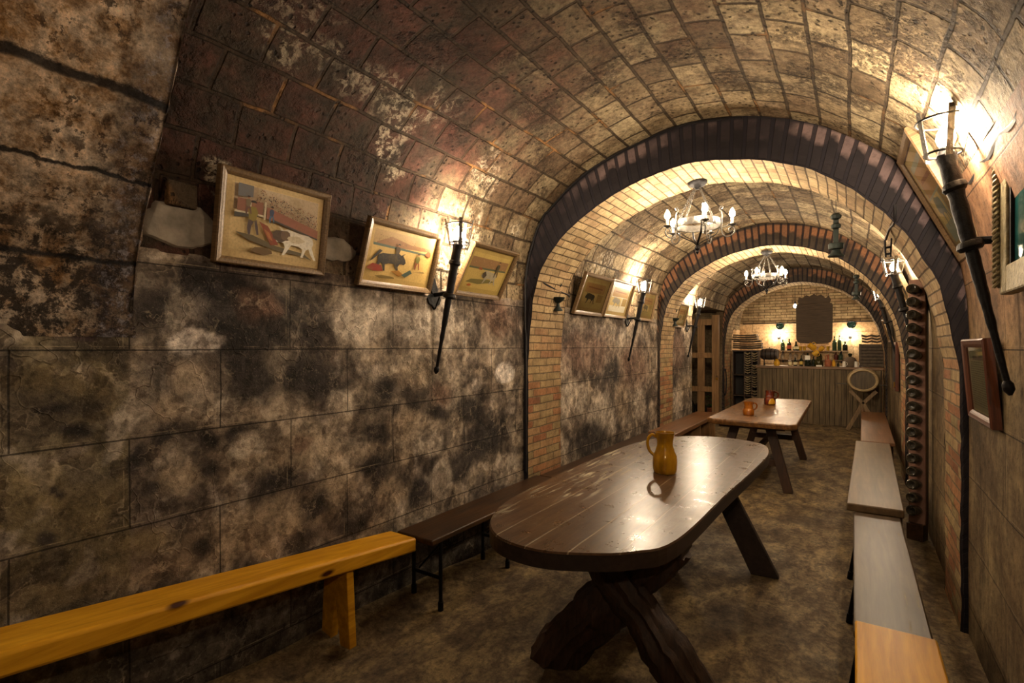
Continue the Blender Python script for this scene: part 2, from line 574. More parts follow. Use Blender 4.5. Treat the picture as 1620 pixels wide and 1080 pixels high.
def fbm(p, o=4):
    return noise.fractal(p, 1.0, 2.0, o)

# ------------------------------------------------------------------ THE SETTING
XL, XR = -2.32, .52
VP_PTS = [(XL, 1.70), (XL, 1.93), (-2.312, 2.12), (-2.27, 2.33), (-2.15, 2.60), (-1.83, 2.87), (-1.53, 3.0), (-1.075, 3.11), (-.77, 3.10), (-.5, 3.045),
          (-.16, 2.90), (.19, 2.63), (.36, 2.40), (.455, 2.12), (.505, 1.85), (XR, 1.6)]
vcurve = catmull(VP_PTS, .03)
A_PTS = [(-2.285, 1.40), (-2.262, 1.75), (-2.185, 2.12), (-2.05, 2.34), (-1.844, 2.53), (-1.53, 2.70), (-1.25, 2.79), (-.93, 2.833), (-.6, 2.79), (-.35, 2.71),
         (-.128, 2.59), (.164, 2.31), (.344, 2.01), (.414, 1.81), (.47, 1.5), (.485, 1.3)]
acurve = catmull(A_PTS, .03)
Y0, Y1 = -2.6, 13.6

def floor_z(x, y):
    z = 0
    t = min(max((-x - 2.06) / .26, 0), 1)
    k = min(max((3.4 - y) / 1.5, 0), 1)
    z += .075 * t * t * (3 - 2 * t) * k * k * (3 - 2 * k)
    t = min(max((1.5 - y) / 1.7, 0), 1)
    z += .2 * t * t * (3 - 2 * t)
    return z

def grid(mb, xs, ys, fn, uvf=None, mi=0):
    nx, ny = len(xs), len(ys)
    vs = [fn(x, y) for x in xs for y in ys]
    uv = [uvf(x, y) for x in xs for y in ys] if uvf else None
    fs = [(i * ny + j, (i + 1) * ny + j, (i + 1) * ny + j + 1, i * ny + j + 1) for i in range(nx - 1) for j in range(ny - 1)]
    mb.add(vs, fs, None, uv, mi)

def lin(a, b, st):
    n = max(1, int(round(abs(b - a) / st)))
    return [a + (b - a) * i / n for i in range(n + 1)]

def struct(name, mb, mat, smooth=True, **k):
    o = mb.build(name, mat, smooth=smooth, **k)
    o['kind'] = 'structure'
    return o

# floor
mb = MB()
grid(mb, lin(-3.75, .62, .06), lin(Y0 - .1, 13.8, .08), lambda x, y: (x, y, floor_z(x, y) + .004 * fbm(Vector((x * 3, y * 3, 0)))))
struct('floor', mb, FLOORM)

# vault
def vault_strip(mb, c, ys, keep=lambda p: True):
    L = 0
    for a, b in zip(c, c[1:]):
        L2 = L + (b - a).length
        if keep((a + b) / 2):
            vs, uv = [], []
            for p, l in ((a, L), (b, L2)):
                for y in ys:
                    d = .006 * fbm(Vector((p.x * 4, y * 4, p.y * 4)), 3)
                    q = Vector((-.9, 1.9, 0)) - p
                    q.normalize()
                    vs.append((p.x + q.x * d, y, p.y + q.y * d))
                    uv.append((y, l))
            n = len(ys)
            mb.add(vs, [(j, j + 1, n + j + 1, n + j) for j in range(n - 1)], None, uv)
        L = L2
mb = MB()
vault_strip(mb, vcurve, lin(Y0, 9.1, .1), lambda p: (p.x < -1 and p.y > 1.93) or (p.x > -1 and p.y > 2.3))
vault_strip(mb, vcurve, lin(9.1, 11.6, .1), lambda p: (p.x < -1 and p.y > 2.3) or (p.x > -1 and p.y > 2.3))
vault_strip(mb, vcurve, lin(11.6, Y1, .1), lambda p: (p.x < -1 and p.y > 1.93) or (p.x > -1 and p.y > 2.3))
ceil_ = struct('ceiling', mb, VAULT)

# patches of pale render still clinging to the foot of the vault
PATCH = flat('pale_render', '8E8476', .9, 0, .55, 9, 1.0)
def vault_at(l):
    L = 0
    for a, b_ in zip(vcurve, vcurve[1:]):
        d = (b_ - a).length
        if L + d >= l:
            return a.lerp(b_, (l - L) / d)
        L += d
def patch(n, cy, cl, ry, rl, sd):
    mb = MB()
    ctr = []
    K, RN = 40, 8
    for r_ in range(RN + 1):
        for k in range(K):
            a = 2 * PI * k / K
            j = 1 + .22 * fbm(Vector((math.cos(a) * 1.5, math.sin(a) * 1.5, sd)), 4)
            y = cy + math.cos(a) * ry * r_ / RN * j
            l = max(cl + math.sin(a) * rl * r_ / RN * j, .02)
            p = vault_at(l)
            q = (Vector((-.9, 1.6, 0)) - p).normalized() * (.010 + .006 * (1 - (r_ / RN) ** 6) + .003 * fbm(Vector((y * 20, l * 20, 1)), 3) - (.012 if r_ == RN else 0))
            ctr.append((p.x + q.x, y, p.y + q.y))
    mb.add(ctr, [(r_ * K + k, r_ * K + (k + 1) % K, (r_ + 1) * K + (k + 1) % K, (r_ + 1) * K + k) for r_ in range(RN) for k in range(K)])
    return struct(n, mb, PATCH)
patch('trim_5', 1.01, .35, .155, .095, 1.0)
patch('trim_6', 1.76, .37, .13, .07, 4.0)

p_ = vault_at(.45)
struct('trim_7', MB().box((-.05, -.055, -.05), (.035, .055, .05)), VAULT, smooth=False, loc=(p_.x, 1.0, p_.y + .02), bevel=.006)

# left wall, blotched plaster
PAL = {'W': (.52, .47, .42), 'P': (.36, .31, .25), 'T': (.27, .21, .145), 'G': (.15, .125, .105), 'K': (.022, .018, .017), 'R': (.115, .066, .045),
       'O': (.125, .095, .045), 'V': (.085, .05, .06)}
BLOT = [(1.28, 1.70, .52, .26, 'K'), (1.05, 1.45, .25, .2, 'G'), (1.75, 1.02, .7, .14, 'T'), (1.4, .72, .6, .12, 'T'), (1.01, 2.03, 0.124, 0.078, 'W'), (1.07, 1.56, 0.12, 0.06, 'W'), (1.0, 1.70, .05, .11, 'P'), (1.04, 1.41, 0.086, 0.08, 'T'), (1.07, 1.73, 0.076, 0.107, 'G'), (1.32, 1.4, 0.136, 0.161, 'K'), (1.12, 1.84, 0.211, 0.082, 'K'), (1.58, 1.38, 0.216, 0.144, 'K'), (1.35, 1.75, 0.139, 0.089, 'R'), (1.95, 1.70, 0.22, 0.15, 'P'), (2.34, 1.74, 0.278, 0.16, 'P'), (2.70, 1.72, 0.24, 0.17, 'P'), (3.31, 1.79, 0.304, 0.199, 'R'), (2.03, 1.4, 0.122, 0.073, 'P'), (2.13, 1.28, 0.119, 0.098, 'K'), (2.4, 1.38, 0.171, 0.122, 'T'), (2.64, 1.24, 0.161, 0.108, 'R'), (3.4, 1.34, 0.126, 0.102, 'W'), (1.81, 1.23, 0.103, 0.069, 'P'), (0.95, 1.31, 0.069, 0.071, 'T'), (0.84, 1.32, 0.058, 0.059, 'P'), (1.2, 1.26, 0.083, 0.056, 'P'), (1.23, 1.15, 0.085, 0.034, 'K'), (1.32, 1.1, 0.121, 0.053, 'P'), (1.12, 1.14, 0.052, 0.054, 'K'), (0.97, 1.18, 0.042, 0.036, 'K'), (1.12, 1.03, 0.066, 0.049, 'K'), (1.0, 1.0, 0.095, 0.057, 'T'), (1.44, 0.9, 0.098, 0.077, 'K'), (1.58, 1.09, 0.072, 0.057, 'R'), (1.85, 1.05, 0.17, 0.104, 'G'), (2.08, 1.06, 0.145, 0.096, 'K'), (2.34, 1.06, 0.144, 0.103, 'T'), (2.51, 0.92, 0.133, 0.1, 'P'), (2.91, 1.08, 0.19, 0.082, 'K'), (2.64, 1.11, 0.129, 0.069, 'K'), (3.06, 0.83, 0.266, 0.16, 'K'), (3.31, 0.89, 0.217, 0.199, 'K'), (3.4, 0.58, 0.18, 0.131, 'P'), (2.84, 0.69, 0.184, 0.135, 'K'), (2.64, 0.64, 0.116, 0.155, 'P'), (2.4, 0.65, 0.103, 0.121, 'K'), (2.18, 0.67, 0.153, 0.114, 'T'), (2.03, 0.85, 0.118, 0.073, 'K'), (2.28, 0.88, 0.108, 0.078, 'T'), (1.81, 0.82, 0.166, 0.086, 'T'), (1.65, 0.72, 0.113, 0.098, 'K'), (1.51, 0.7, 0.103, 0.079, 'T'), (1.9, 0.56, 0.131, 0.071, 'K'), (0.6, 1.33, 0.043, 0.03, 'K'), (0.67, 1.25, 0.072, 0.032, 'K'), (0.56, 1.44, 0.098, 0.065, 'O'), (0.72, 1.43, 0.094, 0.07, 'O'), (0.67, 1.61, 0.144, 0.018, 'V'), (0.53, 1.06, 0.111, 0.127, 'O'), (0.68, 0.97, 0.11, 0.114, 'O'), (0.87, 1.12, 0.035, 0.074, 'K'), (0.93, 0.99, 0.036, 0.035, 'K'), (0.61, 1.06, 0.021, 0.027, 'K'), (0.56, 0.88, 0.032, 0.035, 'K'), (1.12, 0.7, 0.079, 0.06, 'K'), (1.38, 0.58, 0.095, 0.06, 'T'), (0.91, 0.77, 0.11, 0.075, 'O')]
BLOT += [(4.6, 1.0, .35, .22, 'P'), (5.3, .8, .4, .25, 'P'), (5.9, .9, .25, .3, 'T'), (4.9, 1.5, .8, .28, 'R'), (6.3, 1.3, .7, .35, 'R'), (5.6, 1.25, .3, .2, 'K'),
         (6.5, .8, .25, .2, 'P'), (5.0, .55, .6, .25, 'K'), (8.3, 1.5, .4, .4, 'R'), (8.6, .9, .5, .3, 'T'), (8.2, .6, .4, .3, 'P')]

def mixc(a, b, t):
    return tuple(p + (q - p) * t for p, q in zip(a, b))

def blotch(y, z):
    w = Vector((y * 1.9, z * 1.9, 3.7))
    wy = y + .10 * fbm(w * 1.6, 4)
    wz = z + .10 * fbm(w * 1.6 + Vector((7, 3, 1)), 4)
    n1 = fbm(Vector((wy * 3.2, wz * 3.2, 1.3)), 5)
    n2 = fbm(Vector((wy * 6.5, wz * 5.5, 9.1)), 4)
    if y < .83 and z < 1.6:
        c = mixc((.075, .06, .034), (.14, .115, .075), min(max(.5 + n1, 0), 1))
    else:
        c = mixc((.075, .058, .046), (.27, .22, .165), min(max(.5 + 1.6 * n1, 0), 1))
    a = min(max((n2 - .06) * 5.5, 0), 1)
    c = mixc(c, (.036, .029, .026), a * (.45 if y < .83 else .62))
    a = min(max((-n2 - .26) * 3.4, 0), 1)
    c = mixc(c, (.36, .31, .26), a * .5)
    for by, bz, ry, rz, k in BLOT:
        if abs(y - by) > ry * 2.2 or abs(z - bz) > rz * 2.2:
            continue
        jy = y + .05 * fbm(Vector((y * 5, z * 5, by * 3)), 4)
        jz = z + .05 * fbm(Vector((y * 5, z * 5, by * 3 + 5)), 4)
        d = math.hypot((jy - by) / ry, (jz - bz) / rz)
        soft = {'W': 6, 'P': 3.2}.get(k, 1.7)
        a = min(max((1.08 - d) * soft, 0), 1) * {'W': .9, 'P': .7, 'T': .65, 'K': .93, 'R': .75, 'G': .6, 'O': .6, 'V': .8}[k]
        c = mixc(c, PAL[k], a)
    a = min(max((.42 - z + .25 * n1) * 3.2, 0), 1)          # darker towards the floor
    c = mixc(c, (.022, .018, .013), a * .85)
    if z > 1.84 and y < 2.2:
        c = mixc(c, (.05, .03, .026), min((z - 1.84) * 14, 1) * .7) if not (.86 < y < 1.15) else c
    return tuple(q * 1.3 for q in c)

def left_wall(name, ys, zs, zfloor=True):
    mb = MB()
    def fn(y, z):
        return (XL + .010 * fbm(Vector((y * 2.1, z * 2.1, 4)), 5), y, z)
    grid(mb, ys, zs, fn)
    o = struct(name, mb, PL0)
    me = o.data
    ca = me.color_attributes.new('blotch', 'FLOAT_COLOR', 'POINT')
    for i, v in enumerate(me.vertices):
        ca.data[i].color = blotch(v.co.y, v.co.z) + (1,)
    return o
zs = lin(-.05, 1.94, .014)
left_wall('wall_left', lin(Y0, .3, .06) + lin(.3, 3.7, .0125)[1:] + lin(3.7, 9.1, .03)[1:], zs)
mb = MB()
grid(mb, lin(11.6, Y1, .1), lin(-.05, 1.95, .1), lambda y, z: (XL, y, z))
struct('wall_left_far', mb, PL2)

# right wall follows the profile up to 2.3 m
rc = [Vector((XR, -.05, 0)), Vector((XR, .4, 0)), Vector((XR, .8, 0)), Vector((XR, 1.2, 0))] + [p for p in reversed(vcurve) if p.x > 0 and p.y < 2.33]
mb = MB()
vs = []
ysr = lin(Y0, Y1, .1)
for p in rc:
    for y in ysr:
        vs.append((p.x - .006 * fbm(Vector((y * 2, p.y * 2, 9)), 4), y, p.y))
n = len(ysr)
mb.add(vs, [(i * n + j, i * n + j + 1, (i + 1) * n + j + 1, (i + 1) * n + j) for i in range(len(rc) - 1) for j in range(n - 1)])
struct('wall_right', mb, PL1)

# back wall: pale plaster below, brick above
mb = MB()
mb.add([(XL, Y1, -.05), (XR + .05, Y1, -.05), (XR + .05, Y1, 2.1), (XL, Y1, 2.1)], [(0, 1, 2, 3)])
struct('wall_back', mb, PL2, smooth=False)
mb = MB()
mb.add([(XL - .05, Y1, 2.1), (XR + .05, Y1, 2.1), (XR + .05, Y1, 3.2), (XL - .05, Y1, 3.2)], [(0, 1, 2, 3)], None,
       [(0, 0), (2.9, 0), (2.9, 1.1), (0, 1.1)])
struct('wall_back_upper', mb, SOFF, smooth=False)
mb = MB()
mb.add([(XL - .05, Y0, -.05), (XR + .05, Y0, -.05), (XR + .05, Y0, 3.2), (XL - .05, Y0, 3.2)], [(3, 2, 1, 0)])
struct('wall_near', mb, PL1, smooth=False)
# side recess on the left before the bar
mb = MB()
mb.box((-3.7, 9.0, -.05), (XL, 9.1, 2.3))
mb.box((-3.75, 9.0, -.05), (-3.65, 12.1, 2.3))
mb.box((-3.75, 12.0, -.05), (XL - .02, 12.1, 2.3))
struct('wall_recess', mb, PL1, smooth=False)
mb = MB()
mb.add([(-3.75, 9.0, 2.3), (XL + .045, 9.0, 2.3), (XL + .045, 12.1, 2.3), (-3.75, 12.1, 2.3)], [(0, 3, 2, 1)], None, [(9, 0), (9, 1.4), (12.1, 1.4), (12.1, 0)])
struct('ceiling_recess', mb, VAULT, smooth=False)
mb = MB()
mb.box((-2.45, 11.62, -.05), (XL + .01, 12.0, 2.3))
struct('wall_pier', mb, SOFF, smooth=False)

# brick arches
def arch(name, ya, yb, facem, outer=None):
    N = 170
    inn = interp([Vector((-2.285, 0, 0)), Vector((-2.285, .7, 0))] + acurve + [Vector((.487, .7, 0)), Vector((.487, 0, 0))], N)
    out = interp([Vector((XL - .02, 0, 0))] + [p for p in vcurve] + [Vector((XR + .02, 0, 0))], N)
    inn = [p + Vector((fbm(Vector((p.x * 9, p.y * 9, ya)), 3) * .007, fbm(Vector((p.x * 9, p.y * 9, ya + 4)), 3) * .007, 0)) for p in inn]
    mb = MB()
    L = [0]
    for a, b in zip(inn, inn[1:]):
        L.append(L[-1] + (b - a).length)
    K = 4
    for Y, flip in ((ya, 0), (yb, 1)):
        vs, uv = [], []
        for i in range(N):
            for k in range(K + 1):
                t = k / K
                p = inn[i].lerp(out[i], t)
                ins = (.012 * (1 if not flip else -1)) if k == 0 else 0
                vs.append((p.x, Y + ins, p.y))
                uv.append((L[i], (out[i] - inn[i]).length * t))
        fs = [(i * (K + 1) + k, (i + 1) * (K + 1) + k, (i + 1) * (K + 1) + k + 1, i * (K + 1) + k + 1) for i in range(N - 1) for k in range(K)]
        mb.add(vs, fs, None, uv, 0)
    ys = lin(ya + .012, yb - .012, .06)
    vs, uv = [], []
    for i in range(N):
        c = Vector((-.9, 1.4, 0))
        for y in ys:
            d = .005 * fbm(Vector((inn[i].x * 6, y * 6, inn[i].y * 6)), 3)
            q = (c - inn[i]).normalized() * d
            vs.append((inn[i].x + q.x, y, inn[i].y + q.y))
            uv.append((y, L[i]))
    n = len(ys)
    mb.add(vs, [(i * n + j, i * n + j + 1, (i + 1) * n + j + 1, (i + 1) * n + j) for i in range(N - 1) for j in range(n - 1)], None, uv, 1)
    return struct(name, mb, [facem, SOFF], smooth=False)
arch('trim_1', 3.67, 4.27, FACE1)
arch('trim_2', 7.22, 7.85, FACE2)
arch('trim_3', 11.6, 12.28, FACE2)

# near stone arch: its soffit stands proud of the left wall above the springing
S_PTS = [(-2.3215, 1.585), (-2.314, 1.70), (-2.29, 1.86), (-2.234, 2.0), (-2.154, 2.15), (-2.077, 2.3), (-2.0, 2.44), (-1.933, 2.57), (-1.84, 2.72), (-1.6, 2.86), (-1.2, 2.98),
         (-.9, 3.0), (-.5, 2.93), (-.1, 2.75), (.2, 2.45), (.36, 2.15), (.46, 1.85), (.5, 1.6), (.512, 1.2), (.514, 0)]
sc = catmull(S_PTS, .025)
mb = MB()
ys = lin(-1.4, .8, .04) + [.82, .832, .84, .845]
vs = []
for p in sc:
    for y in ys:
        e = .012 * max(0, (y - .8) / .045) ** 2
        d = .012 * fbm(Vector((p.x * 5, y * 5, p.y * 5)), 5)
        if p.y < 1.68 and p.x < 0:
            d *= .15
            e = 0
        if p.x > 0:
            d = abs(d)
        q = (Vector((-.9, 1.6, 0)) - p).normalized()
        vs.append((p.x + q.x * (d - e), y + .012 * fbm(Vector((p.x * 7, 1, p.y * 7)), 4), p.y + q.y * (d - e)))
n = len(ys)
mb.add(vs, [(i * n + j, i * n + j + 1, (i + 1) * n + j + 1, (i + 1) * n + j) for i in range(len(sc) - 1) for j in range(n - 1)])
oc = interp([Vector((XL - .02, 1.48, 0))] + vcurve + [Vector((XR + .02, 0, 0))], len(sc))
vs = []
for p, q in zip(sc, oc):
    vs += [(p.x, .84, p.y), (q.x, .84, q.y)]
mb.add(vs, [(2 * i, 2 * i + 1, 2 * i + 3, 2 * i + 2) for i in range(len(sc) - 1)])
struct('trim_4', mb, STONE)

# ------------------------------------------------------------------ object materials
IRON = flat('black_iron', '1C1B1D', .5, .6, .5, 30, .6)
IRONG = flat('grey_forged_iron', '5A5650', .45, .7, .4, 40, .8)
VERD = flat('green_patinated_iron', '232B27', .6, .4, .5, 30, .5)
TABLEM = None
def m_table():
    b = NB('varnished_table_boards', .3, spec=.22)
    x, y, z = b.xyz(b.obj)
    v = b.comb(y, b.math('ADD', x, .05))
    c, f = b.brick(v, 9.0, .168, .0036, off=0.0, smooth=.3)
    rnd = b.xyz(c)[0]
    g = b.noise(b.map(b.obj, (14, .8, 14)), 3, 6, .65, .3)
    col = b.ramp(g, (.3, srgb('2C2015')), (.5, srgb('453220')), (.7, srgb('5A422A')))
    col = b.mix(b.math('MULTIPLY', rnd, .5), col, srgb('4C3220'))
    sc_ = b.noise(b.warp(b.map(b.obj, (16, 1.6, 16)), 3, .35), 2.6, 6, .7, .3)
    zone = b.ramp(b.noise(b.map(b.obj, (1, .8, 1), (2.2, .4, 0)), 1.7, 2), (.42, 0.0), (.50, 1.0))
    left = b.ramp(b.math('SUBTRACT', -.02, x), (.0, 0.0), (.2, 1.0))
    scr = b.math('MULTIPLY', b.math('MULTIPLY', b.ramp(sc_, (.56, 0.0), (.575, 1.0)), zone), left)
    col = b.mix(b.math('MULTIPLY', scr, .75), col, srgb('A39A80'))
    dust = b.ramp(b.noise(b.obj, 5, 6, .7), (.5, 0.0), (.8, .15))
    col = b.mix(dust, col, srgb('8E7E66'))
    ln = b.ramp(b.noise(b.obj, 2.2, 3), (.42, .1), (.6, .7))
    col = b.mix(b.math('MULTIPLY', f, ln), col, srgb('9A8B6C'))
    h = b.math('SUBTRACT', g, b.math('MULTIPLY', f, .8))
    rg = b.math('ADD', b.ramp(b.noise(b.obj, 9, 5, .7), (.3, .25), (.7, .36)), b.math('MULTIPLY', scr, .4))
    nm = b.bump(b.math('SUBTRACT', 1.0, f), .4, .003)
    nm = b.bump(b.noise(b.map(b.obj, (22, 5, 22), rot=(0, 0, .25)), 3, 2, .5), .3, .0025, nm)
    return b.done(col, nm, rg)
TABLEM = m_table()
TEDGE = wood('table_edge', '1F1814', '3A2E28', 1, .5, 1, .3)
LOG = wood('dark_log', '1A110B', '4A3220', 2, .6, 1.6, .9)
def m_table2():
    b = NB('worn_plank_table', .28, spec=.5)
    g = b.noise(b.map(b.obj, (10, 1.2, 10)), 3, 6, .65, .3)
    col = b.ramp(g, (.3, srgb('3A2210')), (.5, srgb('60401F')), (.7, srgb('855C30')))
    col = b.mix(b.ramp(b.noise(b.obj, 3, 4), (.45, 0.0), (.65, .6)), col, srgb('5F4226'))
    h = b.noise(b.map(b.obj, (5, 2, 5)), 3, 5, .6)
    return b.done(col, b.bump(h, .12, .004), b.ramp(h, (.3, .26), (.7, .40)))
T2M = m_table2()
T2L = wood('trestle_wood', '24150B', '4A2E18', 2, .55)
PINE = wood('varnished_pine', 'A06C10', 'DCA42C', 1, .36, .8, .12, True)
PINE.node_tree.nodes['Principled BSDF'].inputs['Specular IOR Level'].default_value = .12
BDARK = wood('dark_bench_wood', '1C130C', '4C3014', 1, .4, 1, .3, False)
BGREY = wood('grey_bench_wood', '35291B', '5E4F3A', 1, .36, .7, .15, False, '8A7A60')
BGREY.node_tree.nodes['Principled BSDF'].inputs['Specular IOR Level'].default_value = .25
BTAN = wood('tan_bench_wood', '453523', '6C583C', 1, .42, .7, .15)
BBRN = wood('brown_bench_wood', '4A3018', '80583A', 1, .4, .7, .2)
FRAME = wood('old_picture_frame', '4E3D28', '8F7350', 1, .45, 3, .2)
FRAMEB = flat('dark_blue_frame_edge', '23242E', .4, 0, .3)
FRAMER = wood('red_brown_frame', '2F1810', '6A3A24', 2, .4, 3, .2)
FRAMEO = wood('orange_frame', '7A4618', 'B0702C', 2, .4, 3, .2)
GILT = flat('aged_gilt', '8F8262', .5, .3, .5, 40, .8)
WEATH = wood('weathered_planks', '3A2E20', '7C6A4C', 2, .8, .9, .8)
GATEW = wood('gate_wood', '5E4428', 'A07A4E', 2, .7, 1, .6)
BTOP = wood('bar_top', '4A3420', '846444', 0, .35, 1, .2)
CASKW = wood('cask_wood', '201812', '4E3F34', 0, .5, 2, .5)
CLAYT = flat('pale_clay_tile', '8D7C5E', .85, 0, .5, 20, .5)
CLAYM = flat('weathered_slab', '4C4132', .85, 0, .6, 12, .8)
CLAYD = flat('dark_clay_tile', '52473A', .85, 0, .4, 20, .5)
BRASS = flat('brass', 'B88A34', .3, .9, .2)
TERRA = flat('terracotta', '9A5838', .7, 0, .3, 18, .2)
BOARDM = wood('carved_board', '32271B', '54422E', 0, .7, 2.5, 1.2)
WHITEC = flat('white_ceramic', 'D8D0C0', .3, 0, .1)
BLACKC = flat('black_cable', '141216', .5, 0, .2)
LEAF = flat('green_leaf', '3F7A1E', .5, 0, .4)
DARKBOX = flat('dark_panel', '1B1512', .7, 0, .3)

def glaze(name, a, c, rough=.08):
    b = NB(name, rough, spec=.6)
    b.b.inputs['Coat Weight'].default_value = .6
    b.b.inputs['Coat Roughness'].default_value = .05
    f = b.noise(b.map(b.obj, (1, 1, .4)), 14, 4, .6)
    return b.done(b.ramp(f, (.3, srgb(a)), (.7, srgb(c))), b.bump(f, .15, .004))
HONEY = glaze('honey_glaze', '7A5206', 'B8860E')
AMBER = glaze('amber_glaze', '6A3004', 'A8620E')
BROWNG = glaze('brown_glaze', '381004', '682408')
YELLG = glaze('yellow_glaze', 'A87818', 'D2A032')
OLIVE = glaze('olive_glaze', '1E1E0A', '3C3814')

def glass(name, col, tr=.6, rough=.06):
    b = NB(name, rough, spec=.6)
    b.b.inputs['Transmission Weight'].default_value = tr
    b.b.inputs['Base Color'].default_value = srgb(col)
    return b.m
BOTG = glass('dark_bottle_glass', '20261A', .35)
BOTG2 = glass('green_bottle_glass', '3B5440', .5)
CLEAR = glass('clear_glass', 'E6E2D6', .9)
RACKG = glass('black_bottle_glass', '2E2A22', .0, .16)
RACKG.node_tree.nodes['Principled BSDF'].inputs['Specular IOR Level'].default_value = 1.0

def emit(name, s, col=WARM):
    b = NB(name)
    b.b.inputs['Base Color'].default_value = (1, .8, .6, 1)
    b.b.inputs['Emission Color'].default_value = col + (1,)
    b.b.inputs['Emission Strength'].default_value = s
    return b.m
LT, LC, LB = emit('torch_bulb_light', E_TORCH), emit('candle_bulb_light', E_CHAND), emit('wall_bulb_light', E_BACK)

# printed paper with colours held per face
def m_print():
    b = NB('printed_paper', .55, spec=.3)
    a = b.n('Attribute', attribute_name='col', out=0)
    st = b.noise(b.obj, 7, 5, .6)
    col = b.mix(b.ramp(st, (.5, 0.0), (.7, .45)), a, srgb('8A7038'))
    fn_ = b.noise(b.obj, 90, 3, .6)
    col = b.mix(b.ramp(fn_, (.45, 0.0), (.7, .3)), col, srgb('6A5A38'))
    return b.done(col, b.bump(st, .1, .01))
PRINT = m_print()
def m_pane(name='picture_glass', tint=(1, 1, 1)):
    m = bpy.data.materials.new(name)
    m.use_nodes = True
    t = m.node_tree
    t.nodes.clear()
    o = t.nodes.new('ShaderNodeOutputMaterial')
    g = t.nodes.new('ShaderNodeBsdfGlossy')
    g.inputs['Roughness'].default_value = .03
    tr = t.nodes.new('ShaderNodeBsdfTransparent')
    tr.inputs[0].default_value = tint + (1,)
    mx = t.nodes.new('ShaderNodeMixShader')
    fr = t.nodes.new('ShaderNodeFresnel')
    fr.inputs[0].default_value = 1.45
    t.links.new(fr.outputs[0], mx.inputs[0])
    t.links.new(tr.outputs[0], mx.inputs[1])
    t.links.new(g.outputs[0], mx.inputs[2])
    t.links.new(mx.outputs[0], o.inputs[0])
    return m
PANE = m_pane()

# ------------------------------------------------------------------ BENCHES
def bench(name, label, x0, x1, y0, y1, ztop, thick, mat, legs, z_y0=None, group=None, legmat=None, style='slab', skew=0, bev=.008, splay=0):
    cx, cy = (x0 + x1) / 2, (y0 + y1) / 2
    t = thing(name, label, 'bench', (cx, cy, 0), group=group)
    w, L = (x1 - x0) / 2, (y1 - y0) / 2
    z0 = ztop if z_y0 is None else z_y0
    mb = MB()
    vs = []
    for s, zz, dx in ((-1, z0, -skew), (1, ztop, skew)):
        for k in (-1, 1):
            vs += [(k * w + dx, s * L, zz - thick), (k * w + dx, s * L, zz)]
    mb.add(vs, [(0, 1, 3, 2), (4, 6, 7, 5), (0, 4, 5, 1), (2, 3, 7, 6), (1, 5, 7, 3), (0, 2, 6, 4)])
    mb.build('seat', mat, t, bevel=bev, smooth=True)
    lm = legmat or mat
    for ly in legs:
        yy = ly - cy
        f = (yy + L) / (2 * L)
        zt = z0 + (ztop - z0) * f - thick
        if style == 'plank':            # plank end with a V notch
            zb = floor_z(cx, ly)
            poly = [(-w + .02, zt), (-w - .005, zb), (-w + .07, zb), (0, zt - .16), (w - .07, zb), (w + .005, zb), (w - .02, zt)]
            M = Matrix(((1, 0, 0, 0), (0, 0, 1, yy), (0, 1, 0, 0), (0, 0, 0, 1)))
            MB().prism(poly, -.022, .022, M).build('leg', lm, t, bevel=.004)
        elif style == 'slab':
            mb = MB()
            mb.box((-w + .03, yy - .025, 0), (w - .03, yy + .025, zt))
            mb.build('leg', lm, t, bevel=.004)
        else:                           # iron tube legs with a cross rod
            for sx in (-1, 1):
                zb = floor_z(cx + sx * (w - .03), ly)
                wb = w - .035 + splay
                mb = MB().tube([(sx * wb, yy, zb), (sx * (wb - splay * .1), yy, zb + .05), (sx * (wb - splay * .1), yy, zb + .052), (sx * (w - .035), yy, zt)],
                               [.017, .017, .012, .012], 10)
                mb.build('leg', lm, t, smooth=True)
            MB().tube([(-w + .035, yy, .19), (w - .035, yy, .19)], .011, 8).build('cross_rod', lm, t, smooth=True)
            MB().tube([(w - .035, yy, zt - .02), (-w + .06, yy + .02, .2)], .006, 6).build('brace', lm, t, smooth=True)
    return t

bench('pine_bench', 'glossy orange pine bench with plank legs along the left wall', -2.305, -2.09, -.55, 2.155, .452, .082, PINE, [1.70, .0], z_y0=.76, style='plank', bev=.014)
bench('iron_leg_bench', 'dark brown plank bench on iron legs, right after the orange pine bench', -2.27, -1.985, 2.17, 3.78, .45, .035, BDARK, [2.28, 2.98, 3.62], style='iron', legmat=IRON)
bench('iron_leg_bench', 'dark plank bench running past the first brick arch on the left, behind the oval table', -2.25, -1.95, 3.80, 6.40, .445, .035, BDARK, [4.1, 5.2, 6.2], style='iron', legmat=IRON)
bench('plank_bench', 'brown plank bench with slab legs on the left beside the far table', -2.22, -1.86, 6.52, 9.02, .45, .06, BBRN, [6.7, 7.9, 8.85], legmat=GATEW)
bench('pine_bench', 'orange pine bench in the bottom right corner, nearest of the right row', .005, .262, -.2, 2.48, .455, .07, PINE, [.3, 2.2], style='plank')
bench('painted_bench', 'glossy grey bench with splayed legs, second of the right row from the camera', .0, .262, 2.49, 4.29, .405, .035, BGREY, [2.62, 3.45, 4.1], style='iron', legmat=IRON, splay=.055)
bench('painted_bench', 'tan plank bench with a thick front edge, third of the right row', -.008, .315, 4.30, 7.19, .455, .055, BTAN, [4.5, 6.9], legmat=BDARK, skew=.03)
bench('plank_bench', 'worn brown bench at the far end of the right row, before the bar', .09, .415, 7.22, 10.5, .455, .04, BBRN, [7.4, 10.2], legmat=BDARK, skew=.02)

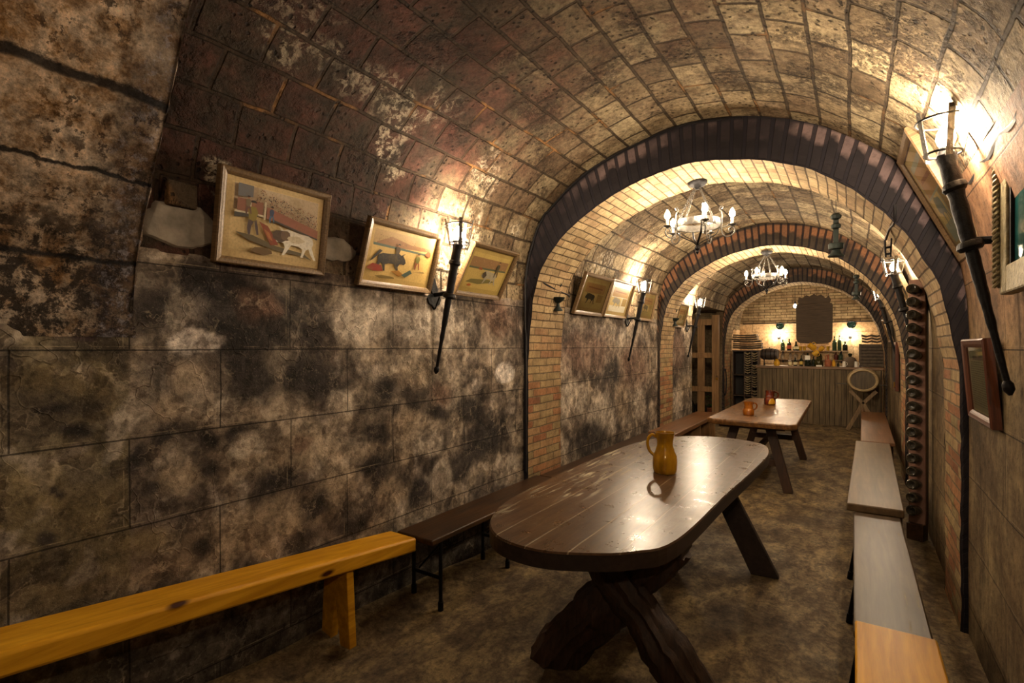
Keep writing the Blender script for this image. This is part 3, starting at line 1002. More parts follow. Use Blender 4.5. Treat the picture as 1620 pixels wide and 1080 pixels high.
# ------------------------------------------------------------------ TABLE 1
t1 = thing('oval_table', 'long dark varnished table with rounded ends and crossed log legs', 'table', (-1.03, 3.2, 0))
ctl = [(-1.505, 3.95), (-1.525, 2.95), (-1.49, 2.25), (-1.40, 1.93), (-1.24, 1.75), (-1.03, 1.715), (-.85, 1.79), (-.705, 1.905), (-.60, 2.12), (-.565, 2.9), (-.53, 3.6), (-.52, 4.22), (-.62, 4.60), (-.90, 4.74),
       (-1.17, 4.67), (-1.38, 4.45)]
loop = catmull([ctl[-1]] + ctl + [ctl[0], ctl[1]], .03)
# drop the duplicated lead-in/lead-out
loop = []
n = len(ctl)
for i in range(n):
    p0, p1, p2, p3 = [Vector(ctl[(i + k) % n] + (0,)) for k in (-1, 0, 1, 2)]
    m = max(2, int((p2 - p1).length / .04))
    for k in range(m):
        t = k / m
        loop.append(.5 * ((2 * p1) + (p2 - p0) * t + (2 * p0 - 5 * p1 + 4 * p2 - p3) * t * t + (3 * p1 - p0 - 3 * p2 + p3) * t ** 3))
poly = [(p.x + 1.03, p.y - 3.2) for p in loop]
mb = MB()
N = len(poly)
cxx = sum(p[0] for p in poly) / N
cyy = sum(p[1] for p in poly) / N
ins = [(cxx + (x - cxx) * .992, cyy + (y - cyy) * .996) for x, y in poly]
vs = [(x, y, .76) for x, y in ins] + [(x, y, .753) for x, y in poly]
mb.add(vs, [tuple(range(N))] + [(N + i, N + (i + 1) % N, (i + 1) % N, i) for i in range(N)])
mb.build('tabletop', TABLEM, t1, smooth=False)
MB().prism(poly, .69, .7528).build('edge_band', TEDGE, t1)

def log(p, q, r0, r1, seed, n=40, sq=1.0, Y=0):
    random.seed(seed)
    p, q = Vector(p), Vector(q)
    K = 30
    pts = []
    for i in range(K + 1):
        t = i / K
        c = p.lerp(q, t) + Vector((random.uniform(-.008, .008), random.uniform(-.006, .006), 0)) + Vector((0, 0, .02 * math.sin(t * PI)))
        pts.append(c)
    rs = [(r0 + (r1 - r0) * i / K) * random.uniform(.985, 1.015) * (1 + .07 * math.sin(i * .55 + seed)) for i in range(K + 1)]
    mb = MB().tube(pts, rs, n, flat_=sq)
    for i, v in enumerate(mb.v):
        k = i % n
        i0 = min(i // n, K)
        o_ = (v - pts[i0]).normalized() if (v - pts[i0]).length > 1e-4 else Vector((0, 0, 0))
        t_ = i0 / K
        g = math.sin(k * 2 * PI / n * 7 + 2.5 * noise.noise(Vector((t_ * 2, seed, k * .15)))) + .8 * math.sin(k * 2 * PI / n * 12 + t_ * 3)
        mb.v[i] = v + o_ * (.006 * g + .012 * noise.noise(Vector((k * .5, t_ * 3, seed))))
    zmin = min(v.z for v in mb.v)
    for v in mb.v:
        v.z = min(max(v.z, .0), .688)
    return mb
log((-.05, -.98, .68), (.56, -.98, -.02), .085, .10, 3).build('crossed_leg', LOG, t1, smooth=True)
log((.36, -.90, .68), (-.24, -.92, -.04), .095, .125, 5).build('crossed_leg', LOG, t1, smooth=True)
log((.14, -.93, .40), (.14, -.80, .66), .09, .12, 8).build('crossed_leg_core', LOG, t1, smooth=True)
mb = MB().beam((.20, .63, .69), (.535, .63, -.03), .15, .045, (0, 1, 0), .19, .045)
mb.v = [Vector((v.x, v.y, min(max(v.z, 0), .688))) for v in mb.v]
mb.build('plank_leg', TEDGE, t1, bevel=.004)
mb = MB().beam((.28, .70, .69), (-.25, .70, -.03), .15, .05, (0, 1, 0), .18, .05)
mb.v = [Vector((v.x, v.y, min(max(v.z, 0), .688))) for v in mb.v]
mb.build('plank_leg', TEDGE, t1, bevel=.004)
MB().beam((.14, -.80, .38), (.10, .66, .40), .07, .09).build('stretcher', LOG, t1, bevel=.004)
MB().box((-.35, .56, .62), (.40, .76, .69)).build('cleat', TEDGE, t1, bevel=.004)
MB().box((-.30, -.98, .64), (.42, -.80, .69)).build('cleat', TEDGE, t1, bevel=.004)

# ------------------------------------------------------------------ TABLE 2
t2 = thing('trestle_table', 'brown plank table with rounded corners on splayed legs, far table before the bar', 'table', (-.93, 7.3, 0))
pts = [(-.43, -1.32), (-.36, -1.38), (.40, -1.44), (.455, -1.36), (.42, 1.40), (.34, 1.49), (-.35, 1.33), (-.41, 1.26)]
mb = MB().prism([(x * 1.0, y) for x, y in pts], .70, .76)
mb.build('tabletop', T2M, t2, bevel=.012, smooth=True)
MB().box((-.33, -1.2, .655), (.33, -1.08, .70)).build('cleat', T2L, t2, bevel=.004)
MB().box((-.33, 1.0, .655), (.33, 1.12, .70)).build('cleat', T2L, t2, bevel=.004)
for y0_, y1_ in ((-1.10, -1.17), (.74, .78)):
    for sx in (-1, 1):
        mb = MB().beam((sx * .17, y0_, .69), (sx * .36, y1_, 0), .09, .075, (0, 1, 0))
        mb.v = [Vector((v.x, v.y, max(v.z, 0))) for v in mb.v]
        mb.build('leg', T2L, t2, bevel=.004)
    MB().box((-.28, y0_ - .03, .26), (.28, y0_ + .03, .33)).build('crossbar', T2L, t2, bevel=.004)
MB().beam((0, -1.1, .36), (0, .78, .36), .05, .06).build('stretcher', T2L, t2, bevel=.004)

# ------------------------------------------------------------------ JUGS
def jug(name, label, loc, H, r, mat, mouth=.62, neck=.5, rotz=0, spot=None, hz=.62):
    t = thing(name, label, 'jug', loc, (0, 0, rotz))
    prof = [(r * .0, .0), (r * .9, 0), (r * .94, H * .02), (r, H * .10), (r * 1.02, H * .28), (r * .98, H * .42), (r * .80, H * .53), (r * neck * 1.12, H * .60), (r * neck, H * .68), (r * neck * 1.02, H * .78),
            (r * mouth, H * .97), (r * mouth * 1.04, H), (r * mouth * .92, H), (r * neck * .85, H * .78), (r * neck * .84, H * .65), (r * .7, H * .5), (r * .85, H * .2), (0, H * .04)]
    MB().lathe(prof, 28, cap=False).build('body', mat, t, smooth=True)
    h = [(-r * neck * .9, 0, H * .86), (-r * 1.05, 0, H * .93), (-r * 1.35, 0, H * .84), (-r * 1.42, 0, H * .68), (-r * 1.25, 0, H * .52), (-r * .92, 0, H * .42)]
    hp = catmull([tuple(p) for p in h], .01)
    MB().tube(hp, r * .13, 10, flat_=1.0).build('handle', mat, t, smooth=True)
    if spot:
        b = MB()
        vs, fs = [], []
        K = 9
        for i in range(K):
            for j in range(K):
                a = (i / (K - 1) - .5) * 1.3
                z = H * (.06 + .40 * j / (K - 1))
                w = math.cos((j / (K - 1) - .2) * 1.6)
                rr = r * 1.022
                if z > H * .40:
                    rr = r * 1.0
                vs.append((rr * math.cos(a * w), rr * math.sin(a * w), z))
        fs = [(i * K + j, (i + 1) * K + j, (i + 1) * K + j + 1, i * K + j + 1) for i in range(K - 1) for j in range(K - 1)]
        o = b.add(vs, fs).build('glazed_spot', spot, t, smooth=True, rot=(0, 0, R(-60) - rotz))
        md = o.modifiers.new('thick', 'SOLIDIFY')
        md.thickness = .002
    return t
jug('glazed_jug', 'honey glazed pitcher with a looped handle on the dark oval table', (-.985, 3.216, .761), .252, .074, HONEY, .80, .66, R(20))
jug('glazed_jug', 'small amber mug-like jug nearer the front of the far table', (-1.008, 6.45, .761), .15, .062, AMBER, .86, .74, R(195))
jug('glazed_jug', 'reddish brown jug with a yellow patch at the back of the far table', (-.945, 7.75, .761), .19, .072, BROWNG, .84, .78, R(180), YELLG)

# ------------------------------------------------------------------ PICTURES
def bull(cx, cy, s, col, flip=1):
    P = [(-.50, -.02), (-.46, .10), (-.40, .17), (-.36, .24), (-.44, .30), (-.36, .28), (-.30, .22), (-.20, .27), (-.05, .24), (.15, .21), (.35, .20), (.46, .14), (.50, .02), (.47, -.10), (.52, -.25), (.60, -.42), (.54, -.42),
         (.44, -.28), (.38, -.14), (.30, -.20), (.24, -.40), (.18, -.40), (.22, -.18), (.10, -.12), (-.08, -.12), (-.14, -.22), (-.24, -.40), (-.30, -.40), (-.24, -.20), (-.28, -.10), (-.36, -.08), (-.44, -.10)]
    return (col, [(cx + flip * x * s, cy + y * s * 1.25) for x, y in P])
def man(cx, cy, s, c1, c2, c3):
    body = [(-.12, .0), (-.16, .30), (-.08, .42), (.08, .42), (.16, .26), (.10, 0), (.02, -.04)]
    legs = [(-.12, .02), (-.16, -.26), (-.12, -.48), (-.05, -.48), (-.03, -.2), (.05, -.04), (.10, -.26), (.16, -.46), (.22, -.45), (.18, -.2), (.12, .02)]
    head = [(.06 * math.cos(a * PI / 4), .51 + .08 * math.sin(a * PI / 4)) for a in range(8)]
    hat = [(-.11, .55), (-.06, .62), (.06, .62), (.11, .55)]
    f = lambda P: [(cx + x * s, cy + y * s * 1.3) for x, y in P]
    return [(c2, f(legs)), (c1, f(body)), ('9A6A48', f(head)), ('241C18', f(hat))]
def blob(cx, cy, rx, ry, n=10, sd=0):
    rnd = random.Random(sd)
    return [(cx + rx * math.cos(2 * PI * k / n) * rnd.uniform(.75, 1.1), cy + ry * math.sin(2 * PI * k / n) * rnd.uniform(.75, 1.1)) for k in range(n)]
def crowd(x0, x1, yf, h, cols, n, sd):
    rnd = random.Random(sd)
    out = []
    for _ in range(n):
        x = rnd.uniform(x0, x1)
        y = yf(x) + rnd.uniform(0, h)
        out.append((rnd.choice(cols), blob(x, min(y, .90), .0055, .009, 5, rnd.random())))
    return out

def print_white_bull():
    P = [('C9AE7A', [(0, 0), (1, 0), (1, 1), (0, 1)]), ('D8BE88', [(.06, .10), (.95, .10), (.95, .93), (.06, .93)]),
         ('B9A184', [(.08, .60), (.94, .46), (.94, .92), (.08, .92)]), ('C8B496', [(.30, .80), (.94, .62), (.94, .92), (.30, .92)])]
    P += crowd(.28, .93, lambda x: .71 - .28 * (x - .3), .20, ['5A3A30', '8A6A50', '3E3A48', 'C0A080', 'A06A50'], 330, 3)
    P += [('8E5C48', [(.10, .57), (.34, .57), (.34, .74), (.10, .74)]), ('6A6A6E', [(.10, .76), (.24, .78), (.24, .92), (.10, .92)]), ('9C6450', [(.38, .55), (.94, .42), (.94, .53), (.38, .70)]),
          ('D9CDB0', [(.08, .56), (.36, .56), (.36, .585), (.08, .585)]), ('3C3A38', [(.08, .50), (.30, .55), (.30, .57), (.08, .56)]), ('3C3A38', [(.44, .535), (.94, .40), (.94, .42), (.44, .56)]),
          ('D9CDB0', [(.355, .53), (.372, .53), (.372, .76), (.355, .76)]), ('D9CDB0', [(.215, .53), (.23, .53), (.23, .72), (.215, .72)]),
          ('5E5238', [(.10, .32), (.22, .24), (.50, .16), (.78, .14), (.90, .10), (.80, .18), (.50, .22), (.26, .31)])]
    P += man(.25, .50, .30, '8A7A30', '4A3A40', 'A0402A')
    P += man(.43, .60, .15, '3A4A6A', '4A6A8A', 'A0402A')
    P += man(.20, .66, .16, '7A6A50', '6A4A40', 'A0402A')
    P += [('8A3A22', [(.31, .50), (.36, .40), (.44, .22), (.52, .24), (.48, .32), (.40, .46)]), ('B06A3A', [(.36, .42), (.42, .30), (.46, .28), (.42, .38)])]
    P += [bull(.69, .33, .42, 'E4DCCB'), ('4A3628', blob(.53, .36, .085, .085, 12, 5)), ('6A5242', blob(.59, .38, .06, .08, 10, 8)), ('CDBFA2', blob(.70, .35, .10, .05, 10, 2)),
          ('6A5230', blob(.36, .13, .12, .05, 14, 4))]
    return P
def print_black_bull():
    P = [('B89A5A', [(0, 0), (1, 0), (1, 1), (0, 1)]), ('C9A864', [(.05, .08), (.95, .08), (.95, .92), (.05, .92)]), ('A98A58', [(.05, .66), (.95, .70), (.95, .92), (.05, .92)]),
         ('8C6440', [(.10, .70), (.30, .84), (.60, .76), (.92, .76), (.92, .70), (.1, .64)]), ('4E5E50', [(.06, .64), (.92, .62), (.92, .655), (.06, .685)])]
    P += crowd(.1, .9, lambda x: .72, .12, ['8A6A48', 'B09060', '6A5238'], 60, 6)
    P += man(.42, .56, .22, '4A3A28', '3A3028', '802A18')
    P += [bull(.36, .42, .42, '2A2622', -1), ('2A2622', [(.16, .58), (.09, .44), (.05, .34), (.09, .38), (.14, .46), (.20, .56)]), ('8A2A18', [(.02, .22), (.10, .32), (.22, .30), (.26, .20), (.12, .18)]),
          ('9A6A20', [(.38, .22), (.48, .26), (.58, .18), (.50, .14)]), ('4A5A50', [(.54, .18), (.66, .30), (.70, .24), (.60, .14)])]
    P += man(.75, .46, .22, '6A6A30', '8A4A30', '802A18')
    P += [('8A5030', blob(.90, .66, .05, .06, 9, 3)), ('5A4830', [(.72, .26), (.88, .30), (.90, .28)]), ('7A6430', blob(.3, .10, .16, .03, 12, 7))]
    return P
def print_horse():
    P = [('A8904E', [(0, 0), (1, 0), (1, 1), (0, 1)]), ('B9A05A', [(.06, .10), (.94, .10), (.94, .9), (.06, .9)]), ('8C6A44', [(.06, .58), (.94, .58), (.94, .80), (.06, .80)]),
         ('4E5840', [(.06, .54), (.94, .56), (.94, .60), (.06, .58)]), ('6E6638', [(.10, .22), (.40, .20), (.78, .30), (.60, .34), (.2, .30)])]
    P += crowd(.1, .9, lambda x: .62, .14, ['A07A50', '6A4A34', 'C0A070'], 60, 9)
    P += [bull(.58, .42, .36, 'A09880', 1), ('3A3228', blob(.46, .44, .05, .08, 9, 2))]
    P += man(.72, .58, .26, '3A3A2C', '4A4030', '802A18')
    P += [('8A3A22', blob(.32, .56, .05, .03, 8, 2)), ('A85A28', blob(.20, .16, .05, .03, 8, 5))]
    return P
def print_poster(c, b):
    P = [('AE965E', [(0, 0), (1, 0), (1, 1), (0, 1)]), (c, [(.10, .10), (.90, .10), (.90, .90), (.10, .90)]), ('A88450', [(.12, .56), (.88, .56), (.88, .84), (.12, .84)]),
         ('8A5A34', [(.22, .70), (.78, .68), (.78, .72), (.22, .74)]), ('C9B070', [(.10, .28), (.62, .28), (.62, .54), (.10, .54)]), bull(.38, .42, .36, b, 1), ('9A8048', [(.66, .30), (.88, .30), (.88, .54), (.66, .54)])]
    return P

def make_print(parent, P, w, h, th=0):
    mb = MB()
    for k, (c, pl) in enumerate(P):
        z = .00004 * k
        ar = sum(pl[i - 1][0] * pl[i][1] - pl[i][0] * pl[i - 1][1] for i in range(len(pl)))
        if ar < 0:
            pl = pl[::-1]
        mb.add([((.5 - x) * w, z, y * h) for x, y in pl], [tuple(range(len(pl)))[::1]], col=srgb(c))
    return mb.build('print', PRINT, parent)

def picture(name, label, side, ya, yb, xb, zb, xt, zt, prnt, fw=.035, fd=.03, mat=FRAME, pane=True, group=None, edge=None):
    """side -1: left wall. Bottom edge at (xb, zb), top edge leaning out to (xt, zt)."""
    h = math.hypot(xt - xb, zt - zb)
    w = abs(yb - ya)
    t = thing(name, label, 'picture', (xb, (ya + yb) / 2, zb), group=group)
    # local frame: x = along the wall as seen by a viewer, y = outward normal, z = up the picture
    up = Vector((xt - xb, 0, zt - zb)).normalized()
    ex = Vector((0, -1, 0)) if side < 0 else Vector((0, 1, 0))      # a viewer's left
    nrm = up.cross(ex)
    M = Matrix((ex, nrm, up)).transposed().to_4x4()
    t.rotation_euler = M.to_euler()
    prof_o, prof_i = 0, fw
    # mitred frame rails, moulded section
    sec = [(0, -fd), (0, 0), (.18, .006), (.35, .004), (.6, .002), (.8, -.002), (1, -.008), (1, -fd)]
    mb = MB()
    cor = [(-w / 2, 0, 1, 1), (w / 2, 0, -1, 1), (w / 2, h, -1, -1), (-w / 2, h, 1, -1)]
    vs = []
    for cx_, cz_, sx, sz in cor:
        for a, d in sec:
            vs.append((cx_ + sx * a * fw, d, cz_ + sz * a * fw))
    k = len(sec)
    fs = []
    for i in range(4):
        j = (i + 1) % 4
        for q in range(k):
            q2 = (q + 1) % k
            fs.append((i * k + q, j * k + q, j * k + q2, i * k + q2))
    mb.add(vs, fs)
    mb.build('frame', mat, t)
    back = MB().box((-w / 2 + fw * .5, -fd, fw * .5), (w / 2 - fw * .5, -fd + .004, h - fw * .5)).build('backing', DARKBOX, t)
    pr = bpy.data.objects.new('print_mount', None)
    iw, ih = w - 2 * fw + .002, h - 2 * fw + .002
    o = make_print(t, prnt, iw, ih)
    COL.objects  # keep linked
    o.location = (0, -.015, fw)
    bpy.data.objects.remove(pr)
    if pane:
        MB().add([(-w / 2 + fw, -.0078, fw), (w / 2 - fw, -.0078, fw), (w / 2 - fw, -.0078, h - fw), (-w / 2 + fw, -.0078, h - fw)], [(3, 2, 1, 0)]).build('glass_pane', PANE, t)
    return t
G = 'bullfight prints on the left wall'
picture('framed_print', 'framed bullfight print with a pale bull, largest and nearest on the left wall', -1, 1.122, 1.67, -2.275, 1.913, -2.215, 2.322, print_white_bull(), .032, .035, pane=False)
picture('framed_print', 'framed print of a black bull over a fallen man, left of the first torch lamp', -1, 1.885, 2.475, -2.28, 1.889, -2.165, 2.255, print_black_bull(), .034, pane=False)
picture('framed_print', 'framed print of a charging grey bull, between the first left torch and the brick arch', -1, 2.702, 3.252, -2.28, 1.903, -2.09, 2.247, print_horse(), .034, pane=False)
picture('framed_print', 'framed bull poster nearest the arch in the second bay, brown wooden frame', -1, 4.511, 5.193, -2.28, 1.87, -2.13, 2.27, print_poster('B9A668', '3A3A30'), .04)
picture('framed_print', 'pale washed-out framed print left of the second left torch', -1, 5.244, 5.901, -2.28, 1.88, -2.15, 2.29, print_poster('D4CEB8', '8E8A7A'), .03, pane=False)
picture('framed_print', 'framed print right of the second left torch with a dark rearing figure', -1, 6.337, 6.854, -2.28, 1.886, -2.19, 2.266, print_poster('A89A60', '4E5240'), .034)
picture('framed_print', 'small pale framed print beyond the second brick arch on the left', -1, 7.952, 8.447, -2.28, 1.85, -2.19, 2.21, print_poster('C2B68E', '8A8264'), .03)
picture('framed_print', 'grey-green framed print behind glass tilting out high beside the near right torch', 1, 3.10, 3.63, .48, 2.0, .205, 2.60, print_poster('9AA08C', '787C6C'), .045, .045)

def text_print():
    P = [('A6A080', [(0, 0), (1, 0), (1, 1), (0, 1)]), ('8E8E72', [(.04, .03), (.96, .03), (.96, .97), (.04, .97)])]
    rnd = random.Random(2)
    P += [('3E3E34', [(.22, .80), (.78, .80), (.78, .86), (.22, .86)])]
    y = .76
    while y > .08:
        x = .10
        while x < .88:
            wl = rnd.uniform(.03, .12)
            P.append(('4A493C', [(x, y), (min(x + wl, .92), y), (min(x + wl, .92), y + .012), (x, y + .012)]))
            x += wl + .02
        y -= .034
    return P
picture('framed_certificate', 'red-brown framed sheet of small print low on the right wall under the torch', 1, 2.90, 3.415, .485, 1.20, .455, 1.585, text_print(), .04, .032, FRAMER)

# ornate frame at the right border
t = thing('ornate_mirror', 'ornate pale gilt framed dark teal panel at the right edge of the view', 'picture', (.46, 2.30, 1.74))
w0, h0 = .58, .62
mb = MB()
for (a, b_, c, d) in ((-w0 / 2, -w0 / 2 + .10, 0, h0), (w0 / 2 - .10, w0 / 2, 0, h0), (-w0 / 2 + .10, w0 / 2 - .10, 0, .10), (-w0 / 2 + .10, w0 / 2 - .10, h0 - .10, h0)):
    mb.box((-.01, a, c), (.035, b_, d))
mb.build('frame', GILT, t, bevel=.008)
mb = MB()
for ph in (0, PI):
    pts = [(-.018 + .008 * math.cos(k * .9 + ph), w0 / 2 - .012 + .008 * math.sin(k * .9 + ph), .03 + k * .0058) for k in range(97)]
    mb.tube(pts, .0065, 6)
mb.build('twisted_moulding', GILT, t, smooth=True)
mb = MB()
for ph in (0, PI):
    pts = [(-.018 + .008 * math.cos(k * .9 + ph), -w0 / 2 + .012 + .008 * math.sin(k * .9 + ph), .03 + k * .0058) for k in range(97)]
    mb.tube(pts, .0065, 6)
mb.build('twisted_moulding', GILT, t, smooth=True)
TEAL = flat('dark_teal', '16403E', .15, 0, .3)
MB().box((.01, -w0 / 2 + .06, .06), (.03, w0 / 2 - .06, h0 - .06)).build('teal_panel', TEAL, t)
MB().box((.0, -w0 / 2 + .10, .10), (.012, -w0 / 2 + .12, h0 - .10)).build('dark_slip', DARKBOX, t)
MB().box((.0, w0 / 2 - .12, .10), (.012, w0 / 2 - .10, h0 - .10)).build('dark_slip', DARKBOX, t)

# frames in the far bays of the right wall
picture('framed_print', 'pale framed print past the second right torch, before the second arch', 1, 6.0, 6.5, .48, 1.9, .32, 2.30, print_poster('B0A888', '6A6450'), .03)
picture('framed_print', 'orange-brown wooden framed print on the right wall in the third bay', 1, 7.95, 8.45, .48, 1.66, .44, 2.02, print_poster('A88A50', '5A4630'), .045, .04, FRAMEO)
picture('framed_print', 'white framed print with red on the right wall near the bar', 1, 9.6, 10.3, .48, 1.62, .38, 1.98, print_poster('D8D4C8', 'A03A28'), .03)
picture('framed_print', 'picture tilting out above the third right torch, edge brightly lit', 1, 9.0, 9.5, .47, 2.0, .30, 2.36, print_poster('C8BC98', '7A7058'), .03)
t = thing('wall_panel', 'tall narrow dark wooden panel on the right wall in the third bay', 'panel', (.50, 8.85, .95))
MB().box((-.03, -.28, 0), (.01, .28, .66)).build('board', FRAMER, t, bevel=.004)
MB().box((-.034, -.24, .04), (-.029, .24, .62)).build('dark_inset', DARKBOX, t)
MB().box((-.045, -.22, .05), (-.034, -.16, .12)).build('latch', BRASS, t, bevel=.002)

# ------------------------------------------------------------------ TORCH LAMPS
def candle_bulb(r, h, mat, parent, loc, name='bulb'):
    prof = [(r * .45, 0), (r * .8, h * .12), (r, h * .32), (r * .88, h * .55), (r * .5, h * .8), (r * .12, h * .98), (.0005, h)]
    return MB().lathe(prof, 12).build(name, mat, parent, smooth=True, loc=loc)

def torch(label, side, y, group='torch lamps'):
    """side -1 left wall, +1 right wall; local x points from the wall into the room"""
    xw = XL if side < 0 else XR
    t = thing('torch_lamp', label, 'wall lamp', (xw, y, 1.40), (0, 0, 0 if side < 0 else PI))
    top = Vector((.215, 0, .80))
    bot = Vector((.035, 0, 0))
    K = 26
    pts, rs = [], []
    rnd = random.Random(3)
    for i in range(K + 1):
        k = i / K
        pts.append(bot.lerp(top, k))
        rs.append((.010 + .024 * k ** 1.2) * rnd.uniform(.88, 1.1))
    MB().tube(pts, rs, 10).build('pole', IRON, t, smooth=True)
    d = (top - bot).normalized()
    for k, rr in ((.60, .044), (.86, .041)):
        c = bot.lerp(top, k)
        MB().tube([c - d * .018, c - d * .006, c + d * .01, c + d * .016], [rr * .8, rr, rr * .9, rr * .75], 10).build('collar', IRON, t, smooth=True)
    MB().tube([bot - d * .03, bot - d * .012, bot + d * .008, bot + d * .02], [.006, .018, .018, .01], 10).build('tip_knob', IRON, t, smooth=True)
    # crown: hoop and upright strips
    c = top + d * .04
    mb = MB()
    ring = [c + Vector((math.cos(a * PI / 12) * .088, math.sin(a * PI / 12) * .088, .085)) for a in range(24)]
    mb.tube(ring, .004, 6, closed=True)
    mb.build('hoop', IRON, t, smooth=True)
    mb = MB()
    ring = [c + Vector((math.cos(a * PI / 12) * .06, math.sin(a * PI / 12) * .06, -.03)) for a in range(24)]
    mb.tube(ring, .004, 6, closed=True)
    mb.build('hoop', IRON, t, smooth=True)
    for k in range(5):
        a = 2 * PI * k / 5 + .5
        mb = MB()
        u = Vector((math.cos(a), math.sin(a), 0))
        mb.beam(c + u * .060 + Vector((0, 0, -.05)), c + u * .093 + Vector((0, 0, .115)), .022, .004, u)
        mb.build('strip', IRONG, t)
    MB().tube([top, top + Vector((0, 0, .03))], [.03, .022], 12).build('socket', IRON, t, smooth=True)
    candle_bulb(.032, .09, LT, t, top + Vector((0, 0, .03)))
    # bracket
    m = bot.lerp(top, .62)
    mb = MB().tube([m, Vector((.01, 0, m.z - .005))], .014, 8, jit=.1)
    mb.tube([Vector((.02, 0, m.z - .10)), Vector((.06, 0, m.z - .02))], .005, 6)
    mb.build('bracket', IRON, t, smooth=True)
    sc_ = .105
    sh = [(0, -1.0), (.22, -.75), (.5, -.62), (.62, -.3), (.45, -.05), (.2, .0), (.35, .3), (.22, .55), (.06, 1.0), (-.06, 1.0), (-.22, .55), (-.35, .3), (-.2, .0), (-.45, -.05), (-.62, -.3), (-.5, -.62), (-.22, -.75)]
    M = Matrix(((0, 0, 1, .006), (1, 0, 0, 0), (0, 1, 0, m.z - .0), (0, 0, 0, 1)))
    MB().prism([(x * sc_, z * sc_) for x, z in sh], 0, .012, M).build('wall_plate', IRON, t, bevel=.003)
    return t
T1 = torch('iron torch lamp between two bullfight prints, nearest on the left wall', -1, 2.54)
def tcopy(label, side, y):
    return dup(T1, (XL if side < 0 else XR, y, 1.40), (0, 0, 0 if side < 0 else PI), label)
tcopy('iron torch lamp in the second bay on the left wall, between pale prints', -1, 6.02)
tcopy('small distant torch lamp on the left wall before the wooden gate', -1, 8.73)
tcopy('large iron torch lamp at the upper right, nearest on the right wall', 1, 2.64).scale = (1, 1, 1.13)
tcopy('torch lamp on the right wall seen through the first arch, above the bottle rack', 1, 5.75)
tcopy('torch lamp on the right wall in the third bay, nearest the bar', 1, 8.65)

tcopy('unseen torch added for fill on the right wall behind the viewer, beyond the stone arch', 1, -.6)  # added out of view as fill light for the near end

# ------------------------------------------------------------------ CHANDELIERS
def chandelier(label, loc, ztop):
    """loc = centre of hoop; ztop = canopy height above hoop"""
    t = thing('iron_chandelier', label, 'chandelier', loc, (0, 0, R(8)))
    zt = ztop - loc[2]
    MB().lathe([(.075, zt + .004), (.075, zt - .01), (.06, zt - .03), (.03, zt - .045), (.012, zt - .06)], 20).build('canopy', IRON, t, smooth=True)
    rr = .165
    mb = MB()
    vs = []
    K = 48
    for k in range(K):
        a = 2 * PI * k / K
        for r_, z_ in ((rr, -.028), (rr + .006, 0), (rr, .028), (rr - .006, .026), (rr - .004, 0), (rr - .006, -.026)):
            vs.append((r_ * math.cos(a), r_ * math.sin(a), z_))
    fs = [(k * 6 + q, ((k + 1) % K) * 6 + q, ((k + 1) % K) * 6 + (q + 1) % 6, k * 6 + (q + 1) % 6) for k in range(K) for q in range(6)]
    mb.add(vs, fs).build('hoop', IRONG, t, smooth=True)
    for k in range(4):
        a = PI / 4 + k * PI / 2
        p = Vector((math.cos(a) * .03, math.sin(a) * .03, zt - .055))
        q = Vector((math.cos(a) * rr, math.sin(a) * rr, .03))
        n = 16
        mb = MB()
        d = (q - p) / n
        for i in range(n):
            c = p + d * (i + .5)
            ax = d.normalized()
            s1 = ax.cross(Vector((0, 0, 1)) if abs(ax.z) < .9 else Vector((1, 0, 0))).normalized()
            s2 = ax.cross(s1)
            sd = s1 if i % 2 else s2
            L = d.length * .72
            ring = [c + ax * math.cos(b * PI / 4) * L + sd * math.sin(b * PI / 4) * .009 for b in range(8)]
            mb.tube(ring, .0030, 5, closed=True)
        mb.build('chain', IRONG, t, smooth=True)
    for k in range(5):
        a = 2 * PI * k / 5
        u = Vector((math.cos(a), math.sin(a), 0))
        Z = Vector((0, 0, 1))
        arm = MB()
        pr = [(.175, .10), (.185, .115), (.172, .122), (.160, .10), (.176, .07), (.176, 0), (.176, -.06), (.19, -.10), (.22, -.115), (.255, -.10), (.268, -.07), (.255, -.045), (.232, -.05), (.228, -.07), (.24, -.08), (.25, -.07)]
        arm.tube([u * x + Z * z for x, z in [tuple(q)[:2] for q in catmull(pr, .008)]], .0055, 7)
        arm.tube([u * .176 + Z * -.04, u * .25 + Z * -.025], .004, 6)
        o = arm.build('arm', IRONG, t, smooth=True)
        MB().lathe([(.004, -.045), (.012, -.035), (.03, -.028), (.032, -.022), (.012, -.02)], 12).build('drip_cup', IRONG, o, smooth=True, loc=u * .25)
        MB().lathe([(.011, -.022), (.011, .03)], 10).build('candle_sleeve', WHITEC, o, smooth=True, loc=u * .25)
        candle_bulb(.022, .07, LC, o, u * .25 + Z * .03)
    for k in range(4):
        a = k * PI / 2 + .3
        u = Vector((math.cos(a), math.sin(a), 0))
        pr = catmull([(.17, -.02), (.14, -.08), (.09, -.11), (.03, -.14), (.0, -.17)], .01)
        MB().tube([u * p.x + Vector((0, 0, p.y)) for p in pr], .008, 8, flat_=.45).build('strap', IRON, t, smooth=True)
    MB().lathe([(.004, -.155), (.018, -.17), (.022, -.19), (.01, -.205), (.014, -.215), (.002, -.235)], 12).build('finial', IRON, t, smooth=True)
    return t
C1 = chandelier('wrought iron candle chandelier hanging under the first brick arch', (-1.01, 4.12, 2.50), 2.83)
dup(C1, (-.955, 7.52, 2.475), (0, 0, R(34)), 'smaller looking candle chandelier hanging under the second brick arch')
for c in kids(bpy.data.objects['iron_chandelier.001']):
    pass

